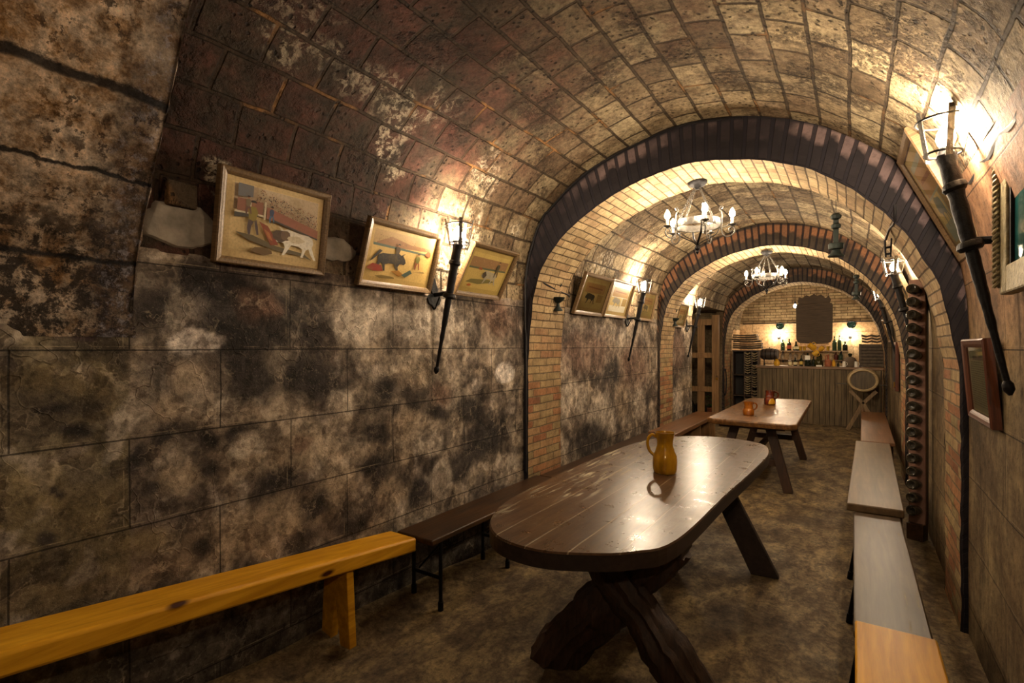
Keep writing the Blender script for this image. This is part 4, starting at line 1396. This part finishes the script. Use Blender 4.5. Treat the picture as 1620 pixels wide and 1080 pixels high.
# ------------------------------------------------------------------ HANGING OIL LAMPS
def oil_lamp(label, loc, rz=0, wire=.1, kind=0):
    t = thing('hanging_oil_lamp', label, 'oil lamp', loc, (0, 0, rz))
    MB().tube([(0, 0, .30 + wire), (0, 0, .30)], .0018, 5).build('wire', IRON, t)
    if kind == 0:
        MB().lathe([(.004, 0), (.05, .002), (.052, .008), (.035, .022), (.022, .05), (.022, .055)], 16).build('base', VERD, t, smooth=True)
        MB().lathe([(.022, .05), (.045, .055), (.047, .09), (.042, .095), (.02, .095)], 16).build('oil_cup', VERD, t, smooth=True)
        MB().box((-.016, -.006, .09), (.016, .006, .28)).build('back_plate', VERD, t, bevel=.002)
        mb = MB().lathe([(.012, .19), (.028, .20), (.03, .22), (.014, .235)], 8)
        mb.lathe([(.012, .255), (.030, .265), (.034, .285), (.02, .30), (.004, .305)], 8)
        mb.build('finial', VERD, t, smooth=True)
    else:
        MB().lathe([(.002, 0), (.045, .0), (.042, .012), (.018, .04), (.014, .07)], 14).build('base', VERD, t, smooth=True)
        mb = MB().lathe([(.014, .07), (.05, .095), (.065, .12), (.06, .122), (.04, .10)], 14)
        mb.build('oil_cup', VERD, t, smooth=True)
        mb = MB().tube(catmull([(-.03, 0, .11), (-.045, 0, .17), (-.035, 0, .22), (0, 0, .24)], .01), .010, 8)
        mb.tube(catmull([(-.05, 0, .11), (-.055, 0, .24), (-.03, 0, .29), (0, 0, .31)], .01), .010, 8)
        mb.build('stem', VERD, t, smooth=True)
        mb = MB()
        for z, x in ((.235, .012), (.30, .0)):
            M = Matrix.Translation((x, 0, z)) @ Matrix.Rotation(PI / 2, 4, 'X')
            mb.lathe([(.003, -.005), (.022, -.005), (.022, .005), (.003, .005)], 14, M)
        mb.build('disc', VERD, t, smooth=True)
    return t
oil_lamp('dark green iron oil lamp hanging on a wire right of the near chandelier', (-.10, 4.2, 2.17), 0, .11)
oil_lamp('small green oil lamp hanging under the second arch, right of the far chandelier', (.03, 7.5, 2.12), 0, .12)
oil_lamp('green oil lamp with two discs hung on the left side of the first arch', (-2.215, 4.08, 1.87), R(15), .02, 1)
oil_lamp('small dark oil lamp with discs hung on the left side of the second arch', (-2.215, 7.72, 1.85), R(15), .02, 1)

# ------------------------------------------------------------------ CABLES
oc_ = [p for p in vcurve if p.x < -.6]
pts = [(p.x + (.022 if p.y < 2.6 else .01), 3.655, p.y - (.018 if p.x > -2.1 else 0)) for p in oc_]
tag(MB().tube([(-2.29, 3.655, .5), (-2.29, 3.655, 1.2), (-2.29, 3.655, 1.65)] + pts, .008, 7).build('cable', BLACKC, smooth=True), 'black cable following the left side of the first arch', 'cable')
pts = catmull([(-2.21, 3.66, 2.13), (-2.20, 3.8, 2.09), (-2.215, 4.1, 2.05), (-2.22, 4.3, 2.03), (-2.28, 4.42, 2.03)], .05)
tag(MB().tube(pts, .009, 6).build('cable', BLACKC, smooth=True), 'black cable crossing the underside of the first arch at the left', 'cable')
pts = catmull([(.20, 3.65, 2.36), (.20, 3.68, 2.27), (.185, 3.9, 2.27), (.175, 4.1, 2.24)], .04)
tag(MB().tube(pts, .007, 6).build('cable', BLACKC, smooth=True), 'thin black cable draped over the right side of the first arch', 'cable')
pts = [(.435 - .01, y, 2.265 + .01 * math.sin(y * 19)) for y in lin(1.2, 3.0, .04)]
tag(MB().tube(pts, .012, 6, jit=.15).build('cable', BLACKC, smooth=True), 'black cable along the top of the plaster on the right wall', 'cable')
t = thing('cable_clamp', 'small black iron clamp hung on the right side of the first arch', 'clamp', (.17, 4.12, 2.13))
MB().tube([(0, 0, .11), (.005, 0, 0)], .006, 6).tube([(.035, 0, .12), (.03, 0, .0)], .006, 6).build('bar', IRON, t)
MB().tube([(0, 0, .06), (.035, 0, .065)], .008, 6).tube([(0, 0, .02), (.035, 0, .02)], .007, 6).build('bolt', IRON, t)

# ------------------------------------------------------------------ BOTTLE RACK
nrm = Vector((-.40, -.90, .16)).normalized()
t = thing('bottle_rack', 'tall narrow wooden wall rack holding a column of bottles', 'rack', (.42, 5.22, 0))
M = Matrix.Rotation(math.atan2(-.40, .90), 4, 'Z')
MB().box((-.060, .02, .12), (.052, .045, 2.09), M).build('board', flat('pinkish_board', '8E6A58', .7), t, bevel=.003)
MB().box((.03, .045, .12), (.052, .09, 2.09), M).build('side_board', BDARK, t, bevel=.003)
MB().box((-.060, -.02, 0), (.052, .08, .13), M).build('plinth', BDARK, t, bevel=.003)
ORD = ['topmost', 'second', 'third', 'fourth', 'fifth', 'sixth', 'seventh', 'eighth', 'ninth', 'tenth', 'eleventh', 'twelfth', 'thirteenth', 'fourteenth', 'fifteenth', 'sixteenth', 'seventeenth', 'lowest']
b0 = None
for i in range(18):
    z = .255 + i * .1033
    loc = Vector((.42, 5.22, z)) + Vector((-.39, -.92, 0)) * .105
    od = ORD[17 - i]
    lab = 'dark wine bottle lying butt outwards, %s in the tall wall rack' % (od if od in ('topmost', 'lowest') else od + ' from the top')
    if b0 is None:
        b0 = thing('wine_bottle', lab, 'bottle', loc, group='bottles in the tall wall rack')
        b0.rotation_euler = (-nrm).to_track_quat('Z', 'Y').to_euler()
        prof = [(.0, .028), (.014, .016), (.023, .004), (.030, -.001), (.036, .003), (.040, .014), (.040, .10), (.032, .14), (.014, .17), (.0, .17)]
        MB().lathe(prof, 22, cap=False).build('glass_body', RACKG, b0, smooth=True)
        bk = kids(b0)
    else:
        dup(b0, loc, None, lab)

# ------------------------------------------------------------------ GATE, PADLOCK, PLANT
t = thing('wooden_gate', 'open barred wooden gate at the left before the bar', 'gate', (-2.40, 11.3, 0))
MB().box((-.065, -.05, 0), (.07, .05, 2.21)).build('post', GATEW, t, bevel=.005)
MB().box((-.36, -.03, 0), (-.22, .03, 2.06)).build('upright', GATEW, t, bevel=.004)
MB().box((-.80, -.03, 0), (-.68, .03, 2.06)).build('upright', GATEW, t, bevel=.004)
for a, b_ in ((2.0, 2.13), (1.31, 1.42), (.60, .71), (.03, .14)):
    MB().box((-.80, -.045, a), (-.065, -.032, b_)).build('rail', GATEW, t, bevel=.004)
t = thing('padlock', 'small brass padlock on the gate post', 'padlock', (-2.36, 11.235, .86))
MB().box((-.022, -.012, 0), (.022, .012, .045)).build('body', BRASS, t, bevel=.004)
MB().tube([(-.014, 0, .045), (-.014, 0, .07), (-.007, 0, .082), (.007, 0, .082), (.014, 0, .07), (.014, 0, .045)], .004, 6).build('shackle', IRON, t, smooth=True)
t = thing('potted_plant', 'leafy green plant in a pot behind the gate', 'plant', (-2.54, 11.62, 0))
MB().lathe([(.08, 0), (.10, .2), (.11, .22), (.09, .22), (.08, .18)], 16).build('pot', TERRA, t, smooth=True)
mb = MB()
rnd = random.Random(7)
for i in range(70):
    a, e = rnd.uniform(0, 2 * PI), rnd.uniform(.1, 1.2)
    r_ = rnd.uniform(.04, .12)
    c = Vector((math.cos(a) * r_, math.sin(a) * r_ * .7, .26 + rnd.uniform(0, .42)))
    u = Vector((math.cos(a), math.sin(a), rnd.uniform(-.3, .7))).normalized() * .045
    w_ = u.cross(Vector((0, 0, 1))).normalized() * .018
    mb.add([c - u, c + w_ + Vector((0, 0, .005)), c + u, c - w_ + Vector((0, 0, .005))], [(0, 1, 2, 3)])
mb.build('leaves', LEAF, t)
MB().tube([(0, 0, .2), (.01, 0, .4), (0, .01, .6)], .008, 6).build('stem', GATEW, t)
for i in range(4):
    o = thing('demijohn', 'dark glass demijohn standing in the dark recess behind the gate', 'bottle', (-2.80 - .24 * i, 11.75, 0), group='demijohns behind the gate')
    MB().lathe([(0, 0), (.09, 0), (.11, .05), (.11, .22), (.08, .32), (.025, .38), (.025, .45), (0, .45)], 16, cap=False).build('glass_body', RACKG, o, smooth=True)
mb = MB()
mb.tube([(-2.262 + .016 * math.cos(a * PI / 16), 11.54 + .075 * math.cos(a * PI / 16) * 0 + .06 * math.cos(a * PI / 16), .80 + .28 * math.sin(a * PI / 16)) for a in range(32)], .012, 7, closed=True)
tag(mb.build('hose_loop', BLACKC, smooth=True), 'black looped hose hanging beside the gate post at the third arch', 'hose')

# ------------------------------------------------------------------ BAR
t = thing('bar_counter', 'bar counter faced with weathered upright planks', 'bar counter', (-.6, 12.15, 0))
mb = MB()
x = -1.10
rnd = random.Random(5)
while x < 1.02:
    w_ = rnd.uniform(.075, .11)
    d_ = rnd.uniform(-.012, .006)
    mb.box((x + .003, -.24 + d_, 0), (min(x + w_, 1.06) - .003, -.205, 1.10))
    x += w_
mb.build('plank_front', WEATH, t, bevel=.003)
MB().box((-1.09, -.204, .01), (1.05, .25, 1.09)).build('carcass', DARKBOX, t)
MB().box((-1.12, -.27, 1.10), (1.08, .30, 1.15)).build('worktop', BTOP, t, bevel=.008)
ZC = 1.151

# tile rack left
t = thing('tile_rack', 'wooden shelf unit stacked with curved tiles left of the bar', 'shelf', (-1.98, 12.45, 0))
for xx in (-.27, -.03, .12, .24):
    MB().box((xx - .015, -.12, 0), (xx + .015, .18, 1.46)).build('upright', BDARK, t, bevel=.003)
for zz in (.02, .46, .92, 1.455):
    MB().box((-.285, -.12, zz - .012), (.255, .18, zz + .012)).build('shelf_board', BDARK, t, bevel=.003)
MB().box((-.27, .15, .03), (.24, .175, 1.45)).build('back_panel', DARKBOX, t)
MB().box((-.285, -.10, .03), (-.272, .17, 1.45)).build('side_panel', BDARK, t)
def tile_mesh(L=.26, w_=.12, amp=.02, th=.02, seed=0):
    mb = MB()
    rnd = random.Random(seed)
    K = 12
    vs = []
    for i in range(K + 1):
        xx = -w_ / 2 + w_ * i / K
        z = amp * math.cos(i / K * 2 * PI * (1.0)) + rnd.uniform(-.002, .002)
        for y in (0, L):
            vs += [(xx, y, z), (xx, y, z + th + (rnd.uniform(-.004, .004) if th > .03 else 0))]
    for i in range(K):
        a, b_ = i * 4, (i + 1) * 4
        mb.add([], [])
    o = len(mb.v)
    fs = []
    for i in range(K):
        a, b_ = i * 4, (i + 1) * 4
        fs += [(a, b_, b_ + 1, a + 1), (a + 2, a + 3, b_ + 3, b_ + 2), (a + 1, b_ + 1, b_ + 3, a + 3), (a, a + 2, b_ + 2, b_)]
    fs += [(0, 1, 3, 2), (K * 4, K * 4 + 2, K * 4 + 3, K * 4 + 1)]
    return mb.add(vs, fs)
labs = {0: ('curved clay tile lying on the shelves left of the bar', 'tiles on the shelves left of the bar'),
        1: ('long curved slab in the pile on top of the left shelf unit', 'slabs piled on the left shelf unit'),
        2: ('dark curved tile on top of the slatted crate at the right end of the bar', 'dark tiles on the crate')}
proto = {}
def tile(kind, loc, rz, sx=1, sz=1):
    if kind not in proto:
        o = tile_mesh(*{0: (.26, .125, .013, .026), 1: (.27, .52, .008, .037), 2: (.3, .2, .012, .046)}[kind], seed=kind).build('clay_tile', {0: CLAYT, 1: CLAYM, 2: CLAYD}[kind], smooth=True)
        tag(o, labs[kind][0], 'tile', labs[kind][1])
        proto[kind] = o
    else:
        o = proto[kind].copy()
        COL.objects.link(o)
    o.location = loc
    o.rotation_euler = (0, 0, rz)
    o.scale = (sx, 1, sz)
    return o
for (z0, z1) in ((.05, .42), (.49, .88), (.95, 1.40)):
    z = z0
    while z < z1:
        for xx in (-1.94, -1.80):
            if random.random() < .9:
                tile(0, (xx + random.uniform(-.005, .005), 12.285 + random.uniform(-.02, .01), z + .018), random.uniform(-.05, .05), random.uniform(.9, 1), random.uniform(.6, 1.1))
        z += .052
z = 1.49
k = 0
while z < 1.80:
    sx = 1.1 - max(0, z - 1.6) * 1.1
    sl = tile(1, (-1.96 - (.05 if z > 1.65 else 0), 12.32, z + .008), random.uniform(-.04, .04), sx, random.uniform(.7, 1.1))
    sl['label'] = 'long curved slab, %s in the pile on the left shelf unit' % (['lowest'] + [q + ' from the bottom' for q in ORD[1:]])[k]
    k += 1
    z += .048
# crate right
t = thing('slatted_crate', 'dark slatted wooden crate on the right end of the bar', 'crate', (.30, 12.22, ZC))
for k in range(7):
    MB().box((-.20, -.16, .02 + k * .062), (.20, -.145, .072 + k * .062)).build('slat', CLAYD, t, bevel=.002)
MB().box((-.18, -.118, .01), (.18, .14, .44)).build('dark_filler', DARKBOX, t)  # added dark box, stands in for the shade behind the slats
for xx in (-.19, .19):
    MB().box((xx - .02, -.145, 0), (xx + .02, -.12, .45)).build('corner_post', BDARK, t)
    MB().box((xx - .008, -.12, .01), (xx + .008, .15, .44)).build('side', BDARK, t)
for k in range(6):
    dt = tile(2, (.215 + (k % 2) * .16 , 12.08, ZC + .475 + (k // 2) * .055), random.uniform(-.03, .03), .78, .8)
    dt['label'] = 'dark curved tile on the crate at the right of the bar, %s column, %s' % (('left', 'right')[k % 2], ('bottom', 'middle', 'top')[k // 2])

# cask on a stand
t = thing('small_cask', 'small dark wooden cask on a stand at the left end of the bar', 'cask', (-1.475, 12.05, 1.39), (0, 0, R(-8)))
M = Matrix.Rotation(PI / 2, 4, 'Y')
MB().lathe([(.001, -.155), (.095, -.155), (.10, -.16), (.112, -.10), (.125, 0), (.112, .10), (.10, .16), (.095, .155), (.001, .155)], 24, M, cap=False).build('staves', CASKW, t, smooth=True)
for xx in (-.12, -.05, .05, .12):
    rr = .127 - abs(xx) * .13
    MB().lathe([(rr, xx - .01), (rr + .002, xx), (rr, xx + .01)], 24, M, cap=False).build('hoop', IRON, t, smooth=True)
MB().lathe([(.012, .12), (.012, .145)], 8).build('bung', BTOP, t)
t = thing('cask_stand', 'openwork black stand under the small cask on the bar', 'stand', (-1.475, 12.05, ZC))
for sx in (-.10, .10):
    mb = MB()
    mb.beam((sx, -.08, 0), (sx, .05, .14), .015, .015).beam((sx, .08, 0), (sx, -.05, .14), .015, .015)
    mb.build('cross_leg', IRON, t)
MB().beam((-.12, -.06, .13), (.12, -.06, .13), .012, .012).beam((-.12, .06, .13), (.12, .06, .13), .012, .012).beam((-.11, -.04, .05), (.11, -.04, .05), .012, .012).build('bars', IRON, t)

# barrel head on crossed legs in front of the bar
t = thing('oval_cask', 'oval cask head standing on crossed wooden legs before the bar', 'cask', (.148, 11.38, 0))
M = Matrix.Translation((0, 0, .935)) @ Matrix.Rotation(PI / 2, 4, 'X') @ Matrix.Diagonal((.87, .76, 1, 1))
MB().lathe([(.215, .10), (.235, .125), (.262, .115), (.292, .03), (.285, -.08), (.27, -.12), (.20, -.12)], 36, M, cap=False).build('rim', wood('cask_rim', '8A7452', 'B8A27A', 0, .6, 2), t, smooth=True)
MB().lathe([(.001, .085), (.22, .085), (.22, .07), (.001, .07)], 36, M, cap=False).build('head', wood('cask_head', '2E2417', '5A4A30', 2, .5, 1.2), t, smooth=True)
for sx in (-1, 1):
    mb = MB().beam((sx * .20, 0, .74), (-sx * .01, 0, .50), .05, .06).beam((-sx * .01, 0, .50), (-sx * .24, -.02, .0), .05, .07)
    mb.v = [Vector((v.x, v.y, max(v.z, 0))) for v in mb.v]
    mb.build('crossed_leg', wood('cask_leg', '4A3824', '8A7150', 2, .6, 2) if sx < 0 else bpy.data.materials['cask_leg'], t, bevel=.004)
MB().tube([(-.42, .02, .86), (.36, .02, .85)], .009, 8).build('crossbar', IRONG, t, smooth=True)
MB().lathe([(.03, .30), (.04, .36), (.03, .44)], 12).build('hub', BTOP, t, smooth=True)

# hanging carved board
t = thing('carved_board', 'large dark carved wooden board hanging over the bar, crest on top', 'board', (-.66, 12.0, 1.615))
pr = [(-.24, 0), (.24, 0), (.29, .03), (.315, .09), (.32, .76), (.30, .80), (-.30, .80), (-.32, .76), (-.315, .09), (-.29, .03)]
M = Matrix(((1, 0, 0, 0), (0, 0, 1, 0), (0, 1, 0, 0), (0, 0, 0, 1)))
MB().prism(pr, -.02, .02, M).build('panel', BOARDM, t, bevel=.006)
cr = [(-.27, .80), (.27, .80), (.29, .87), (.25, .95), (.20, .90), (.12, .98), (.05, .95), (0, 1.0), (-.08, .95), (-.14, .98), (-.20, .92), (-.26, .94), (-.29, .86)]
MB().prism(cr, -.018, .018, M).build('crest', BOARDM, t, bevel=.006)
for sx in (-.22, .22):
    MB().tube([(sx, 0, .95), (sx, 0, 1.36 if sx > 0 else 1.40)], .004, 6).build('chain', IRON, t)

# hanging bulb
t = thing('pendant_bulb', 'bare bulb hanging in front of the carved board', 'lamp', (-1.03, 12.4, 2.40))
MB().tube([(0, 0, .08), (0, 0, .68)], .004, 6).build('cord', BLACKC, t)
MB().lathe([(.018, .05), (.018, .10), (.006, .11)], 12).build('socket', BLACKC, t, smooth=True)
MB().lathe([(.002, -.03), (.022, -.018), (.03, .005), (.024, .03), (.014, .05)], 14).build('bulb', LB, t, smooth=True)

# back wall lamps with green plates above
for xx, lb in ((-1.46, 'wall lamp behind the bar, left of the carved board'), (-.057, 'wall lamp behind the bar, right of the carved board')):
    t = thing('wall_sconce', lb, 'lamp', (xx, 13.59, 1.79))
    MB().box((-.03, -.012, -.06), (.03, 0, .06)).build('wall_plate', IRON, t, bevel=.004)
    MB().tube(catmull([(0, -.01, -.03), (0, -.08, -.06), (0, -.13, -.03)], .02), .007, 6).build('arm', IRON, t, smooth=True)
    MB().lathe([(.012, -.035), (.012, -.01)], 10).build('socket', BLACKC, t, loc=(0, -.13, 0))
    MB().lathe([(.012, -.01), (.026, .015), (.026, .03), (.012, .05), (.001, .055)], 14).build('bulb', LB, t, loc=(0, -.13, 0), smooth=True)
    t = thing('green_plate', 'round green dish hung on the back wall above the %s lamp' % ('left' if xx < -1 else 'right'), 'plate', (xx + .02, 13.595, 2.035))
    M = Matrix.Rotation(PI / 2, 4, 'X')
    MB().lathe([(.001, .006), (.05, .008), (.08, .025), (.085, .022), (.055, 0), (.001, 0)], 24, M, cap=False).build('dish', glaze('green_glaze%d' % (xx > -1), '0A1613', '12241F'), t, smooth=True)

# back bar shelves
for zz, lb in ((1.46, 'upper'), (1.255, 'lower')):
    t = thing('back_shelf', '%s wooden shelf of bottles on the back wall' % lb, 'shelf', (-.77, 13.48, zz - .02))
    MB().box((-.75, -.11, 0), (.68, .11, .018)).build('board', BTOP, t, bevel=.002)
    for xx in (-.6, .0, .55):
        MB().box((xx - .01, -.06, -.05), (xx + .01, .11, 0)).build('bracket', IRON, t)
LABELM = flat('paper_label', 'D8C89A', .6, 0, .2)
LABELR = flat('red_label', 'A84A30', .6, 0, .2)
def bottle(label, loc, H, r, mat, lab=None, neck=.3, group=None, shape=0):
    t = thing('bottle', label, 'bottle', loc, group=group)
    if shape == 0:
        prof = [(.001, 0), (r * .95, 0), (r, H * .02), (r, H * .55), (r * .8, H * .65), (r * neck, H * .75), (r * neck, H * .97), (r * neck * 1.2, H * .975), (r * neck * 1.2, H), (.001, H)]
    elif shape == 1:
        prof = [(.001, 0), (r * .9, 0), (r, H * .12), (r * .9, H * .25), (r * .55, H * .5), (r * .3, H * .68), (r * .25, H * .92), (r * .35, H), (.001, H)]
    else:
        prof = [(.001, 0), (r * .8, 0), (r, H * .2), (r, H * .5), (r * .7, H * .72), (r * .45, H * .8), (r * .5, H), (r * .4, H), (.001, H * .8)]
    MB().lathe(prof, 16, cap=False).build('body', mat, t, smooth=True)
    if lab:
        MB().lathe([(r * 1.01, H * .15), (r * 1.01, H * .45)], 16, cap=False).build('paper_label', lab, t, smooth=True)
    return t
zs1, zs2 = 1.459, 1.254
YS = 13.46
bottle('green bottle at the left end of the upper back shelf', (-1.369, YS, zs1), .26, .045, BOTG2)
bottle('red labelled wine bottle on the upper back shelf', (-1.239, YS, zs1), .27, .045, BOTG, LABELR)
bottle('squat triangular flask on the upper back shelf', (-1.098, YS, zs1), .21, .07, BOTG, LABELM, shape=1)
bottle('tall green bottle, first of three right of the carved board on the upper shelf', (-.349, YS, zs1), .32, .045, BOTG2)
bottle('tall pale bottle, middle of three right of the carved board on the upper shelf', (-.255, YS, zs1), .34, .04, BOTG2)
bottle('short dark bottle at the right end of the upper back shelf', (-.15, YS, zs1), .2, .05, BOTG)
for xx in (-1.009, -.93, -.47):
    o = MB().lathe([(.001, .004), (.028, 0), (.034, .10), (.031, .10), (.026, .01)], 14, cap=False).build('drinking_glass', flat('amber_tumbler', 'B8902E', .2) if 'amber_tumbler' not in bpy.data.materials else bpy.data.materials['amber_tumbler'], smooth=True, loc=(xx, YS, zs1))
    tag(o, 'small amber tumbler on the upper back shelf', 'glass', 'amber tumblers on the upper shelf')
for xx, hh in ((-1.382, .16), (-1.213, .18), (-1.111, .17), (-.95, .18)):
    bottle('small clear bottle, %s of four on the lower back shelf' % {-1.382: 'leftmost', -1.213: 'second from left', -1.111: 'third from left', -.95: 'rightmost'}[xx], (xx, YS, zs2), hh, .035, CLEAR, group='clear bottles on the lower shelf')
bottle('dark bottle at the right of the lower back shelf', (-.231, YS, zs2), .18, .045, BOTG2)
bottle('reddish bottle at the right of the lower back shelf', (-.32, YS, zs2), .18, .04, flat('red_glass', '5A2A20', .2))

# on the counter
YB = 12.08
bottle('round yellow glazed pot on the left of the bar beside the cask', (-1.33, 11.98, ZC), .14, .06, YELLG, shape=2)
bottle('small pale bottle at the left of the bar, right of the yellow pot', (-1.095, YB, ZC), .17, .035, CLEAR, LABELM)
bottle('stubby clear bottle with dark base left of the yellow labelled jar', (-1.003, YB + .05, ZC), .17, .035, BOTG, LABELM)
bottle('jar with a yellow label on the bar', (-.889, YB - .05, ZC), .22, .032, BOTG, flat('yellow_label', 'C8A84A', .5))
bottle('black bottle with a large white label on the bar', (-.776, YB, ZC), .27, .06, BOTG, None)
MB().box((-.045, -.066, .13), (.045, -.060, .22)).build('white_label', WHITEC, bpy.data.objects[[o.name for o in COL.objects if o.get('label', '').startswith('black bottle with a large')][0]])
bottle('small dark bottle behind the white labelled one on the bar', (-.68, YB + .05, ZC), .2, .04, BOTG)
jug('pottery_jug', 'dark olive glazed jug on the bar under the carved board', (-.58, YB + .02, ZC), .25, .078, OLIVE, .7, .6, R(120))
jug('pottery_jug', 'unglazed terracotta jug on the bar', (-.42, YB - .03, ZC), .24, .062, TERRA, .35, .3, R(60))
bottle('yellow jar on the bar right of the terracotta jug', (-.326, YB + .03, ZC), .14, .035, YELLG, shape=2)
bottle('tiny brown bottle on the bar near the wicker demijohn', (-.25, YB, ZC), .1, .022, BOTG)
o = MB().box((-.06, -.01, 0), (.04, .0, .03)).build('price_card', WHITEC, loc=(-.56, 11.93, ZC))
tag(o, 'small white card at the front edge of the bar', 'card')
t = thing('wicker_demijohn', 'round wicker covered demijohn on the right of the bar', 'bottle', (-.052, YB + .02, ZC))
WICK = wood('wicker', '3A2E22', '7A6650', 0, .7, 5, 1.0)
MB().lathe([(.001, 0), (.095, 0), (.11, .03), (.112, .11), (.085, .17), (.035, .20), (.001, .20)], 24, cap=False).build('wicker_cover', WICK, t, smooth=True)
MB().lathe([(.028, .19), (.026, .215), (.036, .23), (.036, .25), (.02, .265), (.001, .267)], 16, cap=False).build('neck', BOTG, t, smooth=True)
for xx in (-.15, .045):
    t = thing('handled_mug', 'white mug leaning beside the %s of the wicker demijohn' % ('left' if xx < 0 else 'right'), 'mug', (xx, YB - .09, ZC))
    MB().lathe([(.001, 0), (.032, 0), (.03, .05), (.024, .11), (.02, .11), (.026, .05), (.001, .006)], 14, cap=False).build('body', WHITEC, t, smooth=True)
    MB().tube(catmull([(.028, 0, .09), (.05, 0, .08), (.05, 0, .04), (.03, 0, .03)], .01), .004, 6).build('handle', WHITEC, t, smooth=True)

# yellow jugs hanging under the board
def hang_mug(label, loc, s, rx, ry):
    t = thing('hanging_jug', label, 'jug', loc, (rx, ry, 0))
    MB().lathe([(.001, -.5 * s), (.36 * s, -.5 * s), (.42 * s, -.3 * s), (.42 * s, .2 * s), (.38 * s, .5 * s), (.34 * s, .5 * s), (.37 * s, .2 * s), (.001, -.4 * s)], 18, cap=False).build('body', YELLG, t, smooth=True)
    MB().tube(catmull([(.38 * s, 0, .35 * s), (.65 * s, 0, .25 * s), (.62 * s, 0, -.1 * s), (.40 * s, 0, -.2 * s)], .01), .05 * s, 8).build('handle', YELLG, t, smooth=True)
    return t
hang_mug('large yellow jug hanging tilted at the foot of the carved board', (-.69, 11.9, 1.545), .14, R(20), R(-50))
hang_mug('smaller yellow jug hanging right of the large one below the carved board', (-.53, 11.92, 1.51), .10, R(10), R(40))
hang_mug('yellow jug hanging lowest of the three below the carved board', (-.63, 11.9, 1.42), .115, R(-10), R(50))
MB().tube([(-.82, 11.96, 1.62), (-.40, 11.96, 1.60)], .006, 6).build('hook_rail', IRON)
tag(bpy.data.objects['hook_rail'], 'thin iron rail with hooks holding the yellow jugs under the board', 'rail')
for xx in (-.69, -.53, -.63):
    pass
o = MB().tube([(-2.25, 13.58, 2.10), (.45, 13.58, 2.10)], .012, 6).build('conduit', IRON, smooth=True)
tag(o, 'thin dark conduit across the back wall above the lamps', 'pipe')
